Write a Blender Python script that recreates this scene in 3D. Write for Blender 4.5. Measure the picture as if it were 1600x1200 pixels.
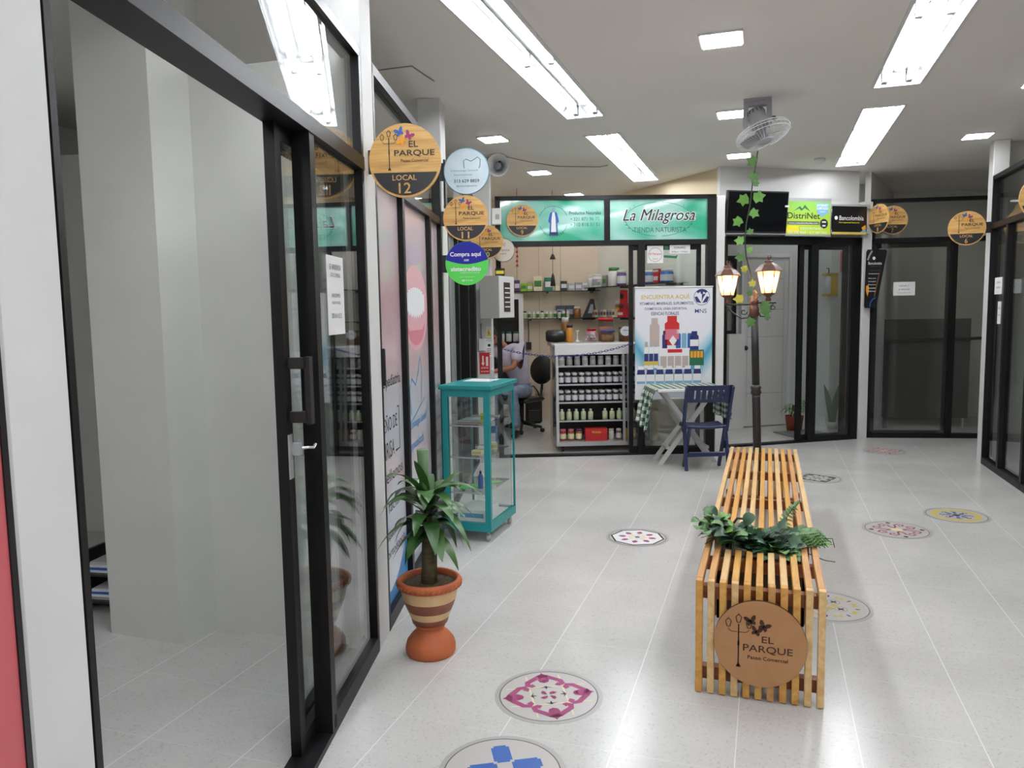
import bpy, math, random
from math import pi, sin, cos, radians as R, atan2, sqrt
from mathutils import Matrix, Vector
random.seed(7)
C = bpy.context.scene.collection
S = bpy.context.scene
for o in list(bpy.data.objects): bpy.data.objects.remove(o)

# ------------------------------------------------------------------ camera
FPX = 1185.0
HC = 1.5
MW = ((0.9480683, 0.01507034, -0.3177096), (0.31766143, -0.09527961, 0.94340501), (-0.01605381, -0.99533647, -0.09511885))
cam = bpy.data.cameras.new('camera'); camo = bpy.data.objects.new('camera', cam); C.objects.link(camo)
cam.sensor_width = 36; cam.lens = 36*FPX/1600; cam.clip_start = 0.02
M3 = Matrix([[MW[i][0], -MW[i][1], -MW[i][2]] for i in range(3)])
camo.matrix_world = Matrix.Translation((0, 0, HC)) @ M3.to_4x4()
S.camera = camo
# ------------------------------------------------------------------ world, exposure
w = bpy.data.worlds.new('world'); S.world = w; w.use_nodes = True
w.node_tree.nodes['Background'].inputs[0].default_value = (0.85, 0.9, 1, 1)
w.node_tree.nodes['Background'].inputs[1].default_value = 0.35
S.view_settings.view_transform = 'Standard'; S.view_settings.look = 'None'
S.view_settings.gamma = 1; S.view_settings.exposure = 1.02
S.view_settings.use_curve_mapping = False
S.cycles.max_bounces = 10; S.cycles.transparent_max_bounces = 24; S.cycles.caustics_reflective = False
S.cycles.sample_clamp_indirect = 6
TUBE_W = 26.0      # emission strength of the fluorescent tubes
LED_W = 13.0       # emission strength of the square ceiling lamps

def pt(px, py, Y):          # the point seen at (px, py) of the photograph at world distance Y
    r = [MW[i][0]*(px-800)+MW[i][1]*(py-600)+MW[i][2]*FPX for i in range(3)]
    t = Y/r[1]
    return Vector((t*r[0], Y, HC+t*r[2]))

# ------------------------------------------------------------------ materials
MATS = {}
def mat(name, col=(.8, .8, .8), rough=.5, metal=0, spec=.5, emit=None, estr=0, coat=0):
    if name in MATS: return MATS[name]
    m = bpy.data.materials.new(name); m.use_nodes = True; MATS[name] = m
    b = m.node_tree.nodes['Principled BSDF']
    b.inputs['Base Color'].default_value = (*col, 1); b.inputs['Roughness'].default_value = rough
    b.inputs['Metallic'].default_value = metal; b.inputs['Specular IOR Level'].default_value = spec
    b.inputs['Coat Weight'].default_value = coat
    if emit: b.inputs['Emission Color'].default_value = (*emit, 1); b.inputs['Emission Strength'].default_value = estr
    return m
def srgb(r, g, b):
    f = lambda c: ((c/255+.055)/1.055)**2.4 if c > 10 else c/255/12.92
    return (f(r), f(g), f(b))
def N(m, t, **kw):
    n = m.node_tree.nodes.new(t)
    for k, v in kw.items():
        if hasattr(n, k): setattr(n, k, v)
        else: n.inputs[k].default_value = v
    return n
def L(m, a, b): m.node_tree.links.new(a, b)
def coords(m, scale=(1, 1, 1), kind='Object', rot=(0, 0, 0)):
    tc = N(m, 'ShaderNodeTexCoord'); mp = N(m, 'ShaderNodeMapping'); mp.inputs['Scale'].default_value = scale
    mp.inputs['Rotation'].default_value = rot
    L(m, tc.outputs[kind], mp.inputs['Vector']); return mp.outputs['Vector']
def noisy(name, c1, c2, scale=5, rough=.5, stretch=(1, 1, 1), bump=0, detail=4, spec=.5, lo=.3, hi=.7, kind='Object', **k):
    if name in MATS: return MATS[name]
    m = mat(name, c1, rough, spec=spec, **k); b = m.node_tree.nodes['Principled BSDF']
    v = coords(m, stretch, kind); n = N(m, 'ShaderNodeTexNoise'); n.inputs['Scale'].default_value = scale; n.inputs['Detail'].default_value = detail
    L(m, v, n.inputs['Vector']); cr = N(m, 'ShaderNodeValToRGB')
    cr.color_ramp.elements[0].color = (*c1, 1); cr.color_ramp.elements[1].color = (*c2, 1)
    cr.color_ramp.elements[0].position = lo; cr.color_ramp.elements[1].position = hi
    L(m, n.outputs['Fac'], cr.inputs['Fac']); L(m, cr.outputs['Color'], b.inputs['Base Color'])
    if bump:
        bp = N(m, 'ShaderNodeBump'); bp.inputs['Strength'].default_value = bump; bp.inputs['Distance'].default_value = .01
        L(m, n.outputs['Fac'], bp.inputs['Height']); L(m, bp.outputs['Normal'], b.inputs['Normal'])
    return m

def glass_mat(name, tint=(.955, .97, .968), refl=1.0, base=.04, haze=None, hz=0.0):
    m = bpy.data.materials.new(name); m.use_nodes = True; MATS[name] = m
    nt = m.node_tree; nt.nodes.remove(nt.nodes['Principled BSDF']); out = nt.nodes['Material Output']
    tr = N(m, 'ShaderNodeBsdfTransparent'); tr.inputs[0].default_value = (*tint, 1)
    gl = N(m, 'ShaderNodeBsdfGlossy'); gl.inputs['Roughness'].default_value = .0
    gl.inputs['Color'].default_value = (refl, refl, refl, 1)
    lw = N(m, 'ShaderNodeLayerWeight'); lw.inputs['Blend'].default_value = .5
    p = N(m, 'ShaderNodeMath', operation='POWER'); p.inputs[1].default_value = 5
    mu = N(m, 'ShaderNodeMath', operation='MULTIPLY_ADD'); mu.inputs[1].default_value = 1-base; mu.inputs[2].default_value = base
    L(m, lw.outputs['Facing'], p.inputs[0]); L(m, p.outputs[0], mu.inputs[0])
    mx = N(m, 'ShaderNodeMixShader'); L(m, mu.outputs[0], mx.inputs[0])
    src = tr.outputs[0]
    if haze:
        df = N(m, 'ShaderNodeBsdfDiffuse'); df.inputs[0].default_value = (*haze, 1)
        m2 = N(m, 'ShaderNodeMixShader'); m2.inputs[0].default_value = hz
        L(m, tr.outputs[0], m2.inputs[1]); L(m, df.outputs[0], m2.inputs[2]); src = m2.outputs[0]
    L(m, src, mx.inputs[1]); L(m, gl.outputs[0], mx.inputs[2]); L(m, mx.outputs[0], out.inputs['Surface'])
    return m

WHITE = noisy('white_paint', srgb(212, 212, 212), srgb(220, 220, 219), 3, .55)
ROOMW = noisy('room_plaster', srgb(204, 204, 199), srgb(212, 212, 208), 2, .7, bump=.05)
CEIL = noisy('ceiling_paint', srgb(240, 237, 232), srgb(243, 240, 236), 1.5, .8)
BLACK = noisy('black_aluminium', srgb(13, 13, 14), srgb(20, 20, 22), 30, .42, stretch=(1, 1, .1), spec=.3)
DARKSTEEL = mat('dark_steel', srgb(44, 40, 38), .4, .3)
GLASS = glass_mat('clear_glass')
GLASSDK = glass_mat('grey_glass', (.74, .76, .76))
CASEGL = glass_mat('display_glass', (.95, .97, .96), .8)
CREAM = noisy('cream_boards', srgb(216, 196, 174), srgb(224, 205, 184), 2, .6)
CREAMW = noisy('pale_wall', srgb(222, 220, 212), srgb(230, 228, 220), 2, .6)
PEACH = noisy('peach_wall', srgb(226, 208, 178), srgb(232, 214, 186), 2, .7)
GREYWALL = noisy('grey_wall', srgb(218, 215, 207), srgb(224, 221, 213), 1.2, .8)
CHROME = mat('chrome', (.75, .75, .76), .18, 1)
ALU = mat('brushed_aluminium', srgb(190, 192, 195), .35, .6)
TEAL = noisy('teal_paint', srgb(22, 138, 140), srgb(30, 148, 150), 8, .32)
NAVY = noisy('navy_plastic', srgb(28, 36, 74), srgb(34, 44, 86), 10, .35)
WHITEPL = mat('white_plastic', srgb(228, 228, 230), .35)
GREYPL = mat('grey_enamel', srgb(168, 167, 162), .45)
GREYLT = mat('light_grey_enamel', srgb(205, 205, 203), .45)
BLKPL = mat('black_plastic', srgb(22, 22, 25), .4)
CLAY = noisy('terracotta', srgb(176, 92, 52), srgb(196, 106, 62), 12, .6)
CLAYC = noisy('cream_glaze', srgb(216, 178, 128), srgb(226, 190, 142), 14, .5)
CLAYB = noisy('brown_glaze', srgb(116, 62, 46), srgb(158, 96, 70), 9, .5)
SOIL = noisy('soil', srgb(42, 34, 26), srgb(92, 76, 52), 60, .9, bump=.8)
TRUNK = noisy('trunk_bark', srgb(92, 88, 58), srgb(74, 58, 40), 14, .8, stretch=(1, 1, 6), bump=.4)
LEAFD = noisy('dracaena_leaf', srgb(44, 82, 38), srgb(78, 122, 58), 5, .38)
LEAFA = noisy('dark_leaf', srgb(34, 66, 46), srgb(60, 98, 68), 6, .5)
LEAFB = noisy('mid_leaf', srgb(60, 104, 50), srgb(92, 136, 70), 6, .5)
LEAFC = noisy('lime_leaf', srgb(84, 138, 52), srgb(120, 172, 78), 8, .5)
LEAFY = noisy('yellow_leaf', srgb(168, 160, 40), srgb(190, 180, 60), 8, .5)
STEM = mat('green_stem', srgb(48, 60, 40), .6)
INK = mat('black_ink', srgb(28, 27, 30), .6)
GREYINK = mat('grey_ink', srgb(90, 90, 95), .6)
BURN = mat('burnt_brown', srgb(70, 38, 22), .7)
def flat(name, r, g, b, rough=.5): return mat(name, srgb(r, g, b), rough)
P_WHITE = flat('print_white', 236, 236, 238); P_BLUE = flat('print_blue', 44, 96, 176); P_PURP = flat('print_magenta', 158, 52, 110)
P_ORNG = flat('print_orange', 240, 160, 40); P_RED = flat('print_red', 200, 36, 40); P_GREEN = flat('print_green', 88, 196, 90)
P_NAVY = flat('print_navy', 40, 48, 110); P_GOLD = flat('print_gold', 206, 186, 92); P_YEL = flat('print_yellow', 236, 220, 50)
P_LIME = flat('print_lime', 150, 204, 60); P_SKY = flat('print_sky', 120, 176, 210); P_GREY = flat('print_grey', 178, 176, 178)
P_DKGREEN = flat('print_dark_green', 40, 110, 80); P_PINK = flat('print_pink', 214, 120, 140); P_BROWN = flat('print_brown', 140, 90, 50)
P_CREAM = flat('print_cream', 232, 222, 186); P_PURPLE = flat('print_purple', 110, 60, 130)

def wood_mat(name, c1, c2, scale=(1.5, 1.5, 14), rough=.45):
    m = mat(name, c1, rough); b = m.node_tree.nodes['Principled BSDF']
    v = coords(m, scale); n = N(m, 'ShaderNodeTexNoise'); n.inputs['Scale'].default_value = 3; n.inputs['Detail'].default_value = 6
    n.inputs['Distortion'].default_value = 1.2; L(m, v, n.inputs['Vector'])
    cr = N(m, 'ShaderNodeValToRGB'); e = cr.color_ramp.elements
    e[0].color = (*c1, 1); e[0].position = .35; e[1].color = (*c2, 1); e[1].position = .68
    L(m, n.outputs['Fac'], cr.inputs['Fac']); L(m, cr.outputs['Color'], b.inputs['Base Color'])
    return m
PINE = wood_mat('sign_pine', srgb(226, 182, 112), srgb(196, 146, 82), (1, 1, 16))
MDF = wood_mat('sign_board_mdf', srgb(186, 138, 94), srgb(176, 128, 84), (2, 2, 2), .6)
WD = [wood_mat('slat_honey', srgb(222, 168, 88), srgb(204, 146, 66), (8, 1, 8)),
      wood_mat('slat_pale', srgb(232, 198, 144), srgb(214, 172, 112), (8, 1, 8)),
      wood_mat('slat_brown', srgb(212, 160, 100), srgb(192, 136, 76), (8, 1, 8)),
      wood_mat('slat_golden', srgb(226, 178, 96), srgb(198, 140, 60), (8, 1, 8))]
WDX = wood_mat('crossbar_wood', srgb(150, 90, 46), srgb(124, 70, 34), (6, 6, 6))

# terrazzo tile floor
FLOOR = mat('terrazzo_tiles', srgb(196, 196, 194), .16)
def _floor():
    m = FLOOR; b = m.node_tree.nodes['Principled BSDF']
    g = N(m, 'ShaderNodeNewGeometry'); sp = N(m, 'ShaderNodeSeparateXYZ'); L(m, g.outputs['Position'], sp.inputs[0])
    facs = []
    for ax, off, wd in (('X', .08+4, .004), ('Y', -.03+8, .003)):
        a = N(m, 'ShaderNodeMath', operation='ADD'); a.inputs[1].default_value = off; L(m, sp.outputs[ax], a.inputs[0])
        d = N(m, 'ShaderNodeMath', operation='PINGPONG'); d.inputs[1].default_value = .2; L(m, a.outputs[0], d.inputs[0])
        l = N(m, 'ShaderNodeMath', operation='LESS_THAN'); l.inputs[1].default_value = wd/2; L(m, d.outputs[0], l.inputs[0]); facs.append(l)
    mx = N(m, 'ShaderNodeMath', operation='MAXIMUM'); L(m, facs[0].outputs[0], mx.inputs[0]); 
    h = N(m, 'ShaderNodeMath', operation='MULTIPLY'); h.inputs[1].default_value = .45; L(m, facs[1].outputs[0], h.inputs[0]); L(m, h.outputs[0], mx.inputs[1])
    v = N(m, 'ShaderNodeTexVoronoi'); v.inputs['Scale'].default_value = 130; L(m, g.outputs['Position'], v.inputs['Vector'])
    cr = N(m, 'ShaderNodeValToRGB'); e = cr.color_ramp.elements
    e[0].position = .0; e[0].color = (*srgb(190, 189, 187), 1); e[1].position = .3; e[1].color = (*srgb(211, 210, 208), 1)
    L(m, v.outputs['Color'], cr.inputs['Fac'])
    n = N(m, 'ShaderNodeTexNoise'); n.inputs['Scale'].default_value = 1.4; n.inputs['Detail'].default_value = 5; L(m, g.outputs['Position'], n.inputs['Vector'])
    cr2 = N(m, 'ShaderNodeValToRGB'); cr2.color_ramp.elements[0].color = (.88, .88, .88, 1); cr2.color_ramp.elements[1].color = (1, 1, 1, 1)
    cr2.color_ramp.elements[0].position = .35; cr2.color_ramp.elements[1].position = .6; L(m, n.outputs['Fac'], cr2.inputs['Fac'])
    mul = N(m, 'ShaderNodeMix', data_type='RGBA', blend_type='MULTIPLY'); mul.inputs[0].default_value = 1
    L(m, cr.outputs['Color'], mul.inputs[6]); L(m, cr2.outputs['Color'], mul.inputs[7])
    j = N(m, 'ShaderNodeMix', data_type='RGBA'); j.inputs[7].default_value = (*srgb(232, 232, 230), 1)
    L(m, mx.outputs[0], j.inputs[0]); L(m, mul.outputs[2], j.inputs[6]); L(m, j.outputs[2], b.inputs['Base Color'])
    rr = N(m, 'ShaderNodeMapRange'); b.inputs['Specular IOR Level'].default_value = .38; rr.inputs[3].default_value = .15; rr.inputs[4].default_value = .28; L(m, n.outputs['Fac'], rr.inputs[0]); L(m, rr.outputs[0], b.inputs['Roughness'])
_floor()

# ------------------------------------------------------------------ mesh collector
class MB:
    def __init__(s, T=None): s.v = []; s.f = []; s.m = []; s.mats = []; s.T = T or Matrix(); s.cur = 0; s.sm = []; s.smooth = False; s.uv = {}
    def use(s, m, smooth=None):
        if m not in s.mats: s.mats.append(m)
        s.cur = s.mats.index(m)
        if smooth is not None: s.smooth = smooth
        return s
    def add(s, vs, fs):
        n = len(s.v); s.v += [s.T @ Vector(p) for p in vs]
        for f in fs: s.f.append([i+n for i in f]); s.m.append(s.cur); s.sm.append(s.smooth)
        return s
    def box(s, x0, x1, y0, y1, z0, z1):
        x0, x1 = min(x0, x1), max(x0, x1); y0, y1 = min(y0, y1), max(y0, y1); z0, z1 = min(z0, z1), max(z0, z1)
        return s.add([(x0,y0,z0),(x1,y0,z0),(x1,y1,z0),(x0,y1,z0),(x0,y0,z1),(x1,y0,z1),(x1,y1,z1),(x0,y1,z1)],
                     [(0,3,2,1),(4,5,6,7),(0,1,5,4),(1,2,6,5),(2,3,7,6),(3,0,4,7)])
    def bbox(s, x0, x1, y0, y1, z0, z1, b=.003):     # box with chamfered vertical and horizontal edges
        xs, ys, zs = (x0, x1), (y0, y1), (z0, z1); V = []; F = []
        idx = {}
        for ix in (0, 1):
            for iy in (0, 1):
                for iz in (0, 1):
                    sx = b if ix == 0 else -b; sy = b if iy == 0 else -b; sz = b if iz == 0 else -b
                    for k, d in enumerate(((0, sy, sz), (sx, 0, sz), (sx, sy, 0))):
                        idx[ix, iy, iz, k] = len(V); V.append((xs[ix]+d[0], ys[iy]+d[1], zs[iz]+d[2]))
        g = lambda a, bb, c, k: idx[a, bb, c, k]
        for i in (0, 1):
            F.append([g(i,0,0,0), g(i,1,0,0), g(i,1,1,0), g(i,0,1,0)]); F.append([g(0,i,0,1), g(1,i,0,1), g(1,i,1,1), g(0,i,1,1)]); F.append([g(0,0,i,2), g(1,0,i,2), g(1,1,i,2), g(0,1,i,2)])
            for j in (0, 1):
                F.append([g(i,j,0,0), g(i,j,1,0), g(i,j,1,1), g(i,j,0,1)])
                F.append([g(i,0,j,0), g(i,1,j,0), g(i,1,j,2), g(i,0,j,2)])
                F.append([g(0,i,j,1), g(1,i,j,1), g(1,i,j,2), g(0,i,j,2)])
        for i in (0, 1):
            for j in (0, 1):
                for k in (0, 1): F.append([g(i,j,k,0), g(i,j,k,1), g(i,j,k,2)])
        return s.add(V, F)
    def tube(s, path, r, n=8, close=False, cap=True):
        P = [Vector(p) for p in path]; rs = r if isinstance(r, (list, tuple)) else [r]*len(P)
        V = []; F = []; prev = None
        for i, p in enumerate(P):
            if close: t = P[(i+1) % len(P)]-P[i-1]
            else: t = P[min(i+1, len(P)-1)]-P[max(i-1, 0)]
            t = t.normalized() if t.length > 1e-9 else Vector((0, 0, 1))
            if prev is None:
                a = Vector((0, 0, 1)) if abs(t.z) < .9 else Vector((1, 0, 0)); x = t.cross(a).normalized()
            else:
                x = (prev-t*prev.dot(t)); x = x.normalized() if x.length > 1e-6 else t.orthogonal().normalized()
            prev = x; y = t.cross(x)
            for k in range(n): a = 2*pi*k/n; V.append(p+(x*cos(a)+y*sin(a))*rs[i])
        m = len(P)
        for i in range(m if close else m-1):
            j = (i+1) % m
            for k in range(n): F.append([i*n+k, i*n+(k+1) % n, j*n+(k+1) % n, j*n+k])
        if cap and not close: F.append(list(range(n))[::-1]); F.append([(m-1)*n+k for k in range(n)])
        return s.add(V, F)
    def lathe(s, prof, c=(0, 0, 0), n=24, axis='z', squash=1, cap=True):
        V = []; F = []; c = Vector(c)
        for r, z in prof:
            for k in range(n):
                a = 2*pi*k/n; p = (r*cos(a), r*sin(a)*squash, z)
                if axis == 'y': p = (r*cos(a), z, r*sin(a))
                if axis == 'x': p = (z, r*cos(a), r*sin(a))
                V.append(c+Vector(p))
        for i in range(len(prof)-1):
            for k in range(n): F.append([i*n+k, i*n+(k+1) % n, (i+1)*n+(k+1) % n, (i+1)*n+k])
        if cap and prof[0][0] > 1e-5: F.append(list(range(n))[::-1])
        if cap and prof[-1][0] > 1e-5: F.append([(len(prof)-1)*n+k for k in range(n)])
        return s.add(V, F)
    def cyl(s, x, y, z0, z1, r, n=16): return s.lathe([(r, z0), (r, z1)], (x, y, 0), n)
    def prism(s, poly, y0, y1):      # polygon in local xz, extruded along y
        n = len(poly); V = [(x, y0, z) for x, z in poly]+[(x, y1, z) for x, z in poly]
        F = [list(range(n)), list(range(n, 2*n))[::-1]]+[[i, (i+1) % n, n+(i+1) % n, n+i] for i in range(n)]
        return s.add(V, F)
    def flatpoly(s, poly, y=0): return s.add([(x, y, z) for x, z in poly], [list(range(len(poly)))])
    def prismz(s, poly, z0, z1):
        n = len(poly); V = [(x, y, z0) for x, y in poly]+[(x, y, z1) for x, y in poly]
        F = [list(range(n))[::-1], list(range(n, 2*n))]+[[i, (i+1) % n, n+(i+1) % n, n+i] for i in range(n)]
        return s.add(V, F)
    def ring(s, cx, cz, r0, r1, y=0, n=48, a0=0, a1=2*pi, sx=1):   # flat ring in xz
        V = []; F = []; full = abs(a1-a0-2*pi) < 1e-6; m = n if full else n+1
        for k in range(m):
            a = a0+(a1-a0)*k/n
            V += [(cx+r0*cos(a)*sx, y, cz+r0*sin(a)), (cx+r1*cos(a)*sx, y, cz+r1*sin(a))]
        for k in range(n): j = (k+1) % m; F.append([2*k, 2*k+1, 2*j+1, 2*j])
        return s.add(V, F)
    def disc(s, cx, cz, r, y=0, n=40, sx=1): return s.add([(cx+r*cos(2*pi*k/n)*sx, y, cz+r*sin(2*pi*k/n)) for k in range(n)], [list(range(n))])
    def text(s, body, cx, cz, w, h=None, y=0, shear=0, off=0.0, align='c'):
        me = text_mesh(body, shear, off); xs = [v.co.x for v in me.vertices]; ys = [v.co.y for v in me.vertices]
        if not xs: return s
        x0, x1, y0, y1 = min(xs), max(xs), min(ys), max(ys); kx = w/(x1-x0); kz = (h/(y1-y0)) if h else kx
        V = [(cx+(v.co.x-(x0+x1)/2)*kx, y, cz+(v.co.y-(y0+y1)/2)*kz) for v in me.vertices]
        return s.add(V, [list(p.vertices) for p in me.polygons])
    def blade(s, path, wid, normal=(0, 0, 1), fold=.25):   # leaf blade along a path with width profile
        P = [Vector(p) for p in path]; V = []; F = []; nrm = Vector(normal)
        for i, p in enumerate(P):
            t = (P[min(i+1, len(P)-1)]-P[max(i-1, 0)]).normalized(); sd = t.cross(nrm)
            sd = sd.normalized() if sd.length > 1e-6 else t.orthogonal().normalized(); up = sd.cross(t)
            wv = wid[i]; V += [p-sd*wv+up*wv*fold, p, p+sd*wv+up*wv*fold]
        for i in range(len(P)-1):
            a = 3*i; F += [[a, a+1, a+4, a+3], [a+1, a+2, a+5, a+4]]
        return s.add(V, F)
    def build(s, name, parent=None, bevel=0):
        me = bpy.data.meshes.new(name); me.from_pydata([tuple(v) for v in s.v], [], s.f)
        for m in s.mats: me.materials.append(m)
        me.polygons.foreach_set('material_index', s.m); me.polygons.foreach_set('use_smooth', s.sm)
        me.update(); o = bpy.data.objects.new(name, me); C.objects.link(o)
        if parent: o.parent = parent
        if bevel:
            b = o.modifiers.new('b', 'BEVEL'); b.width = bevel; b.segments = 2; b.limit_method = 'ANGLE'
        return o
_tc = {}
def text_mesh(body, shear=0, off=0.0):
    k = (body, shear, off)
    if k in _tc: return _tc[k]
    cu = bpy.data.curves.new('t', 'FONT'); cu.body = body; cu.shear = shear; cu.offset = off; cu.resolution_u = 3; cu.align_x = 'CENTER'; cu.space_line = 1.1
    o = bpy.data.objects.new('t', cu); C.objects.link(o); dg = bpy.context.evaluated_depsgraph_get(); dg.update()
    me = bpy.data.meshes.new_from_object(o.evaluated_get(dg)); bpy.data.objects.remove(o); _tc[k] = me; return me

def tag(o, label=None, cat=None, group=None, kind=None):
    if label: o['label'] = label
    if cat: o['category'] = cat
    if group: o['group'] = group
    if kind: o['kind'] = kind
    return o
def thing(name, label, cat, loc=(0, 0, 0), rz=0, group=None, kind=None, parent=None):
    o = bpy.data.objects.new(name, None); C.objects.link(o); o.location = loc; o.rotation_euler = (0, 0, rz); o.empty_display_size = .05
    return tag(o, label, cat, group, kind)
def struct(o, label=None): o['kind'] = 'structure'; return tag(o, label) if label else o
def copy_tree(o, parent=None):
    c = o.copy(); C.objects.link(c); c.parent = parent
    for ch in list(o.children): copy_tree(ch, c)
    return c
def one(mb, name, label, cat, loc=(0, 0, 0), rz=0, group=None, kind=None):
    o = mb.build(name); o.location = loc; o.rotation_euler = (0, 0, rz); return tag(o, label, cat, group, kind)

class Plane:
    def __init__(s, A, u): s.A = Vector((A[0], A[1], 0)); s.rz = atan2(u[1], u[0]); s.u = Vector((cos(s.rz), sin(s.rz), 0)); s.i = Vector((-sin(s.rz), cos(s.rz), 0))
    def p(s, a, inn=0, z=0): q = s.A+s.u*a+s.i*inn; q.z = z; return q
PL = Plane((-1.439, 2.221), (-.257, .9665))
PM = Plane((-2.624, 7.237), (.9344, .3562))
PD = Plane((-.402, 8.372), (.8338, .5520))
PS = Plane((1.103, 9.401), (.982, .189))
PR = Plane((1.935, 8.2), (.01, -1.))
ZC = 2.98
# ------------------------------------------------------------------ setting: floor, ceiling with recesses
X0, X1, Y0, Y1 = -5.2, 5.2, -3.2, 13.0
struct(MB().use(FLOOR).box(X0, X1, Y0, Y1, -.1, 0).build('floor'))
FIX = [(-1.50, -1.20, 6.50, 8.98), (-1.50, -1.20, 3.38, 5.88), (-1.50, -1.20, .26, 2.76), (-1.50, -1.20, -2.86, -.36),
       (.655, .955, 6.42, 8.92), (.655, .955, 3.37, 5.86), (.655, .955, .25, 2.75), (.655, .955, -2.87, -.37)]  # last two of each row are out of view, added for lighting and reflections
def ceiling():
    xs = sorted({X0, X1, *[f[0] for f in FIX], *[f[1] for f in FIX]}); ys = sorted({Y0, Y1, *[f[2] for f in FIX], *[f[3] for f in FIX]})
    mb = MB().use(CEIL)
    for a, b in zip(xs, xs[1:]):
        for c, d in zip(ys, ys[1:]):
            mx, my = (a+b)/2, (c+d)/2
            if any(f[0] < mx < f[1] and f[2] < my < f[3] for f in FIX): continue
            mb.add([(a, c, ZC), (b, c, ZC), (b, d, ZC), (a, d, ZC)], [(0, 3, 2, 1)])
    mb.box(X0, X1, Y0, Y1, ZC+.12, ZC+.2)
    for f in FIX:
        x0, x1, y0, y1 = f; z = ZC; t = ZC+.1
        mb.add([(x0,y0,z),(x1,y0,z),(x1,y1,z),(x0,y1,z),(x0,y0,t),(x1,y0,t),(x1,y1,t),(x0,y1,t)], [(0,1,5,4),(1,2,6,5),(2,3,7,6),(3,0,4,7)])
    return struct(mb.build('ceiling'))
ceiling()
TUBE = mat('lit_tube', (1, 1, 1), .5, emit=(.95, .975, 1), estr=TUBE_W)
LED = mat('lit_panel', (1, 1, 1), .5, emit=(.96, .98, 1), estr=LED_W)
REFLECT = mat('satin_reflector', (.93, .95, .99), .15, 1)
FIXL = ['beyond the ceiling fan on the side of the glass shop sign', 'above the way to the glass shop sign', 'added out of view over the empty white shop room', 'added unseen behind the viewer, left row',
        'beyond the ceiling fan on the side of the dark shop', 'large, cut by the upper picture edge at the right', 'added out of view beside the right hand shop windows', 'added unseen behind the viewer, right row']
def fixture(i, f):
    x0, x1, y0, y1 = f; cx, cy = (x0+x1)/2, (y0+y1)/2
    t = thing('fluorescent_light', 'recessed ceiling light '+FIXL[i], 'ceiling light', (cx, cy, ZC), group='recessed fluorescent ceiling lights')
    hx, hy = (x1-x0)/2-.002, (y1-y0)/2-.002
    m = MB().use(WHITEPL)
    for a in (-1, 1):
        m.box(a*hx-.008*a, a*hx+a*.012, -hy-.012, hy+.012, -.006, .0); m.box(-hx, hx, a*hy-.008*a, a*hy+a*.012, -.0061, -.0001)
    m.build('frame', t)
    m = MB().use(REFLECT, False)     # folded reflector, three troughs
    prof = [(-hx, .0), (-hx+.03, .085), (-.045, .085), (0, .03), (.045, .085), (hx-.03, .085), (hx, 0)]
    for (a, b), (c, d) in zip(prof, prof[1:]): m.add([(a, -hy, b), (c, -hy, d), (c, hy, d), (a, hy, b)], [(0, 3, 2, 1)])
    for a in (-1, 1): m.add([(x, a*hy, z) for x, z in prof], [tuple(range(len(prof)))])
    m.build('reflector', t)
    for a in (-1, 1):
        for b in (-1, 1):
            m = MB().use(TUBE, True); m.tube([(a*.075, b*.05, .04), (a*.075, b*(hy-.05), .04)], .0165, 10); o = m.build('tube', t)
    for a in (-1, 1):
        for y in (-hy+.03, 0, hy-.03): MB().use(WHITEPL).box(a*.075-.018, a*.075+.018, y-.02, y+.02, .02, .084).build('lamp_holder', t)
for i, f in enumerate(FIX): fixture(i, f)
def led(x, y, lab, s=.1):
    t = thing('panel_light', lab, 'ceiling light', (x, y, ZC), group='square ceiling lights')
    m = MB().use(WHITEPL).box(-s-.012, s+.012, -s-.012, s+.012, -.012, -.0005); m.build('frame', t)
    MB().use(LED).box(-s, s, -s, s, -.016, -.0125).build('diffuser', t)
led(-.262, 4.49, 'lit square ceiling lamp, nearest in the middle row before the fan', .105)
led(-.278, 6.19, 'lit square ceiling lamp beside the ceiling fan mount')
led(-.285, 7.86, 'lit square ceiling lamp just beyond the fan cage')
led(-.255, 2.75, 'square ceiling lamp above the near bench end'); led(-.25, .9, 'square ceiling lamp behind the viewer')
led(-2.25, 6.28, 'lit square ceiling lamp above the round dental sign')
led(-2.33, 7.95, 'small lit square ceiling lamp above the green glass sign'); led(-2.36, 9.62, 'lit square ceiling lamp inside the naturist shop, seen over its sign')
led(1.73, 7.8, 'lit square ceiling lamp beside the far white pillar'); led(1.73, 6.1, 'square ceiling lamp over the right shop front'); led(1.73, 4.3, 'square ceiling lamp beside the right shop windows')
led(.55, 9.75, 'square ceiling lamp inside the internet shop')
led(-3.2, 4.6, 'unseen square ceiling lamp added inside the dental shop')  # no lamp seen here; added to brighten the shop behind its film
led(-3.6, 8.2, 'square ceiling lamp over the desk of the naturist shop')
# ceiling access hatch, smoke detector, speaker
m = MB().use(CEIL)
one(MB().use(CEIL).box(-.14, .14, -.16, .16, -.008, -.0005).use(GREYINK).box(-.145, .145, -.165, .165, -.003, -.0004), 'access_hatch', 'flat square ceiling access hatch above the second pillar', 'hatch', (-2.19, 4.45, ZC))
one(MB().use(WHITEPL, True).lathe([(.055, 0), (.055, -.018), (.04, -.03), (.02, -.045), (0, -.047)], n=20), 'smoke_detector', 'round white smoke detector on the ceiling', 'smoke detector', (.478, 8.40, ZC-.001))

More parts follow.
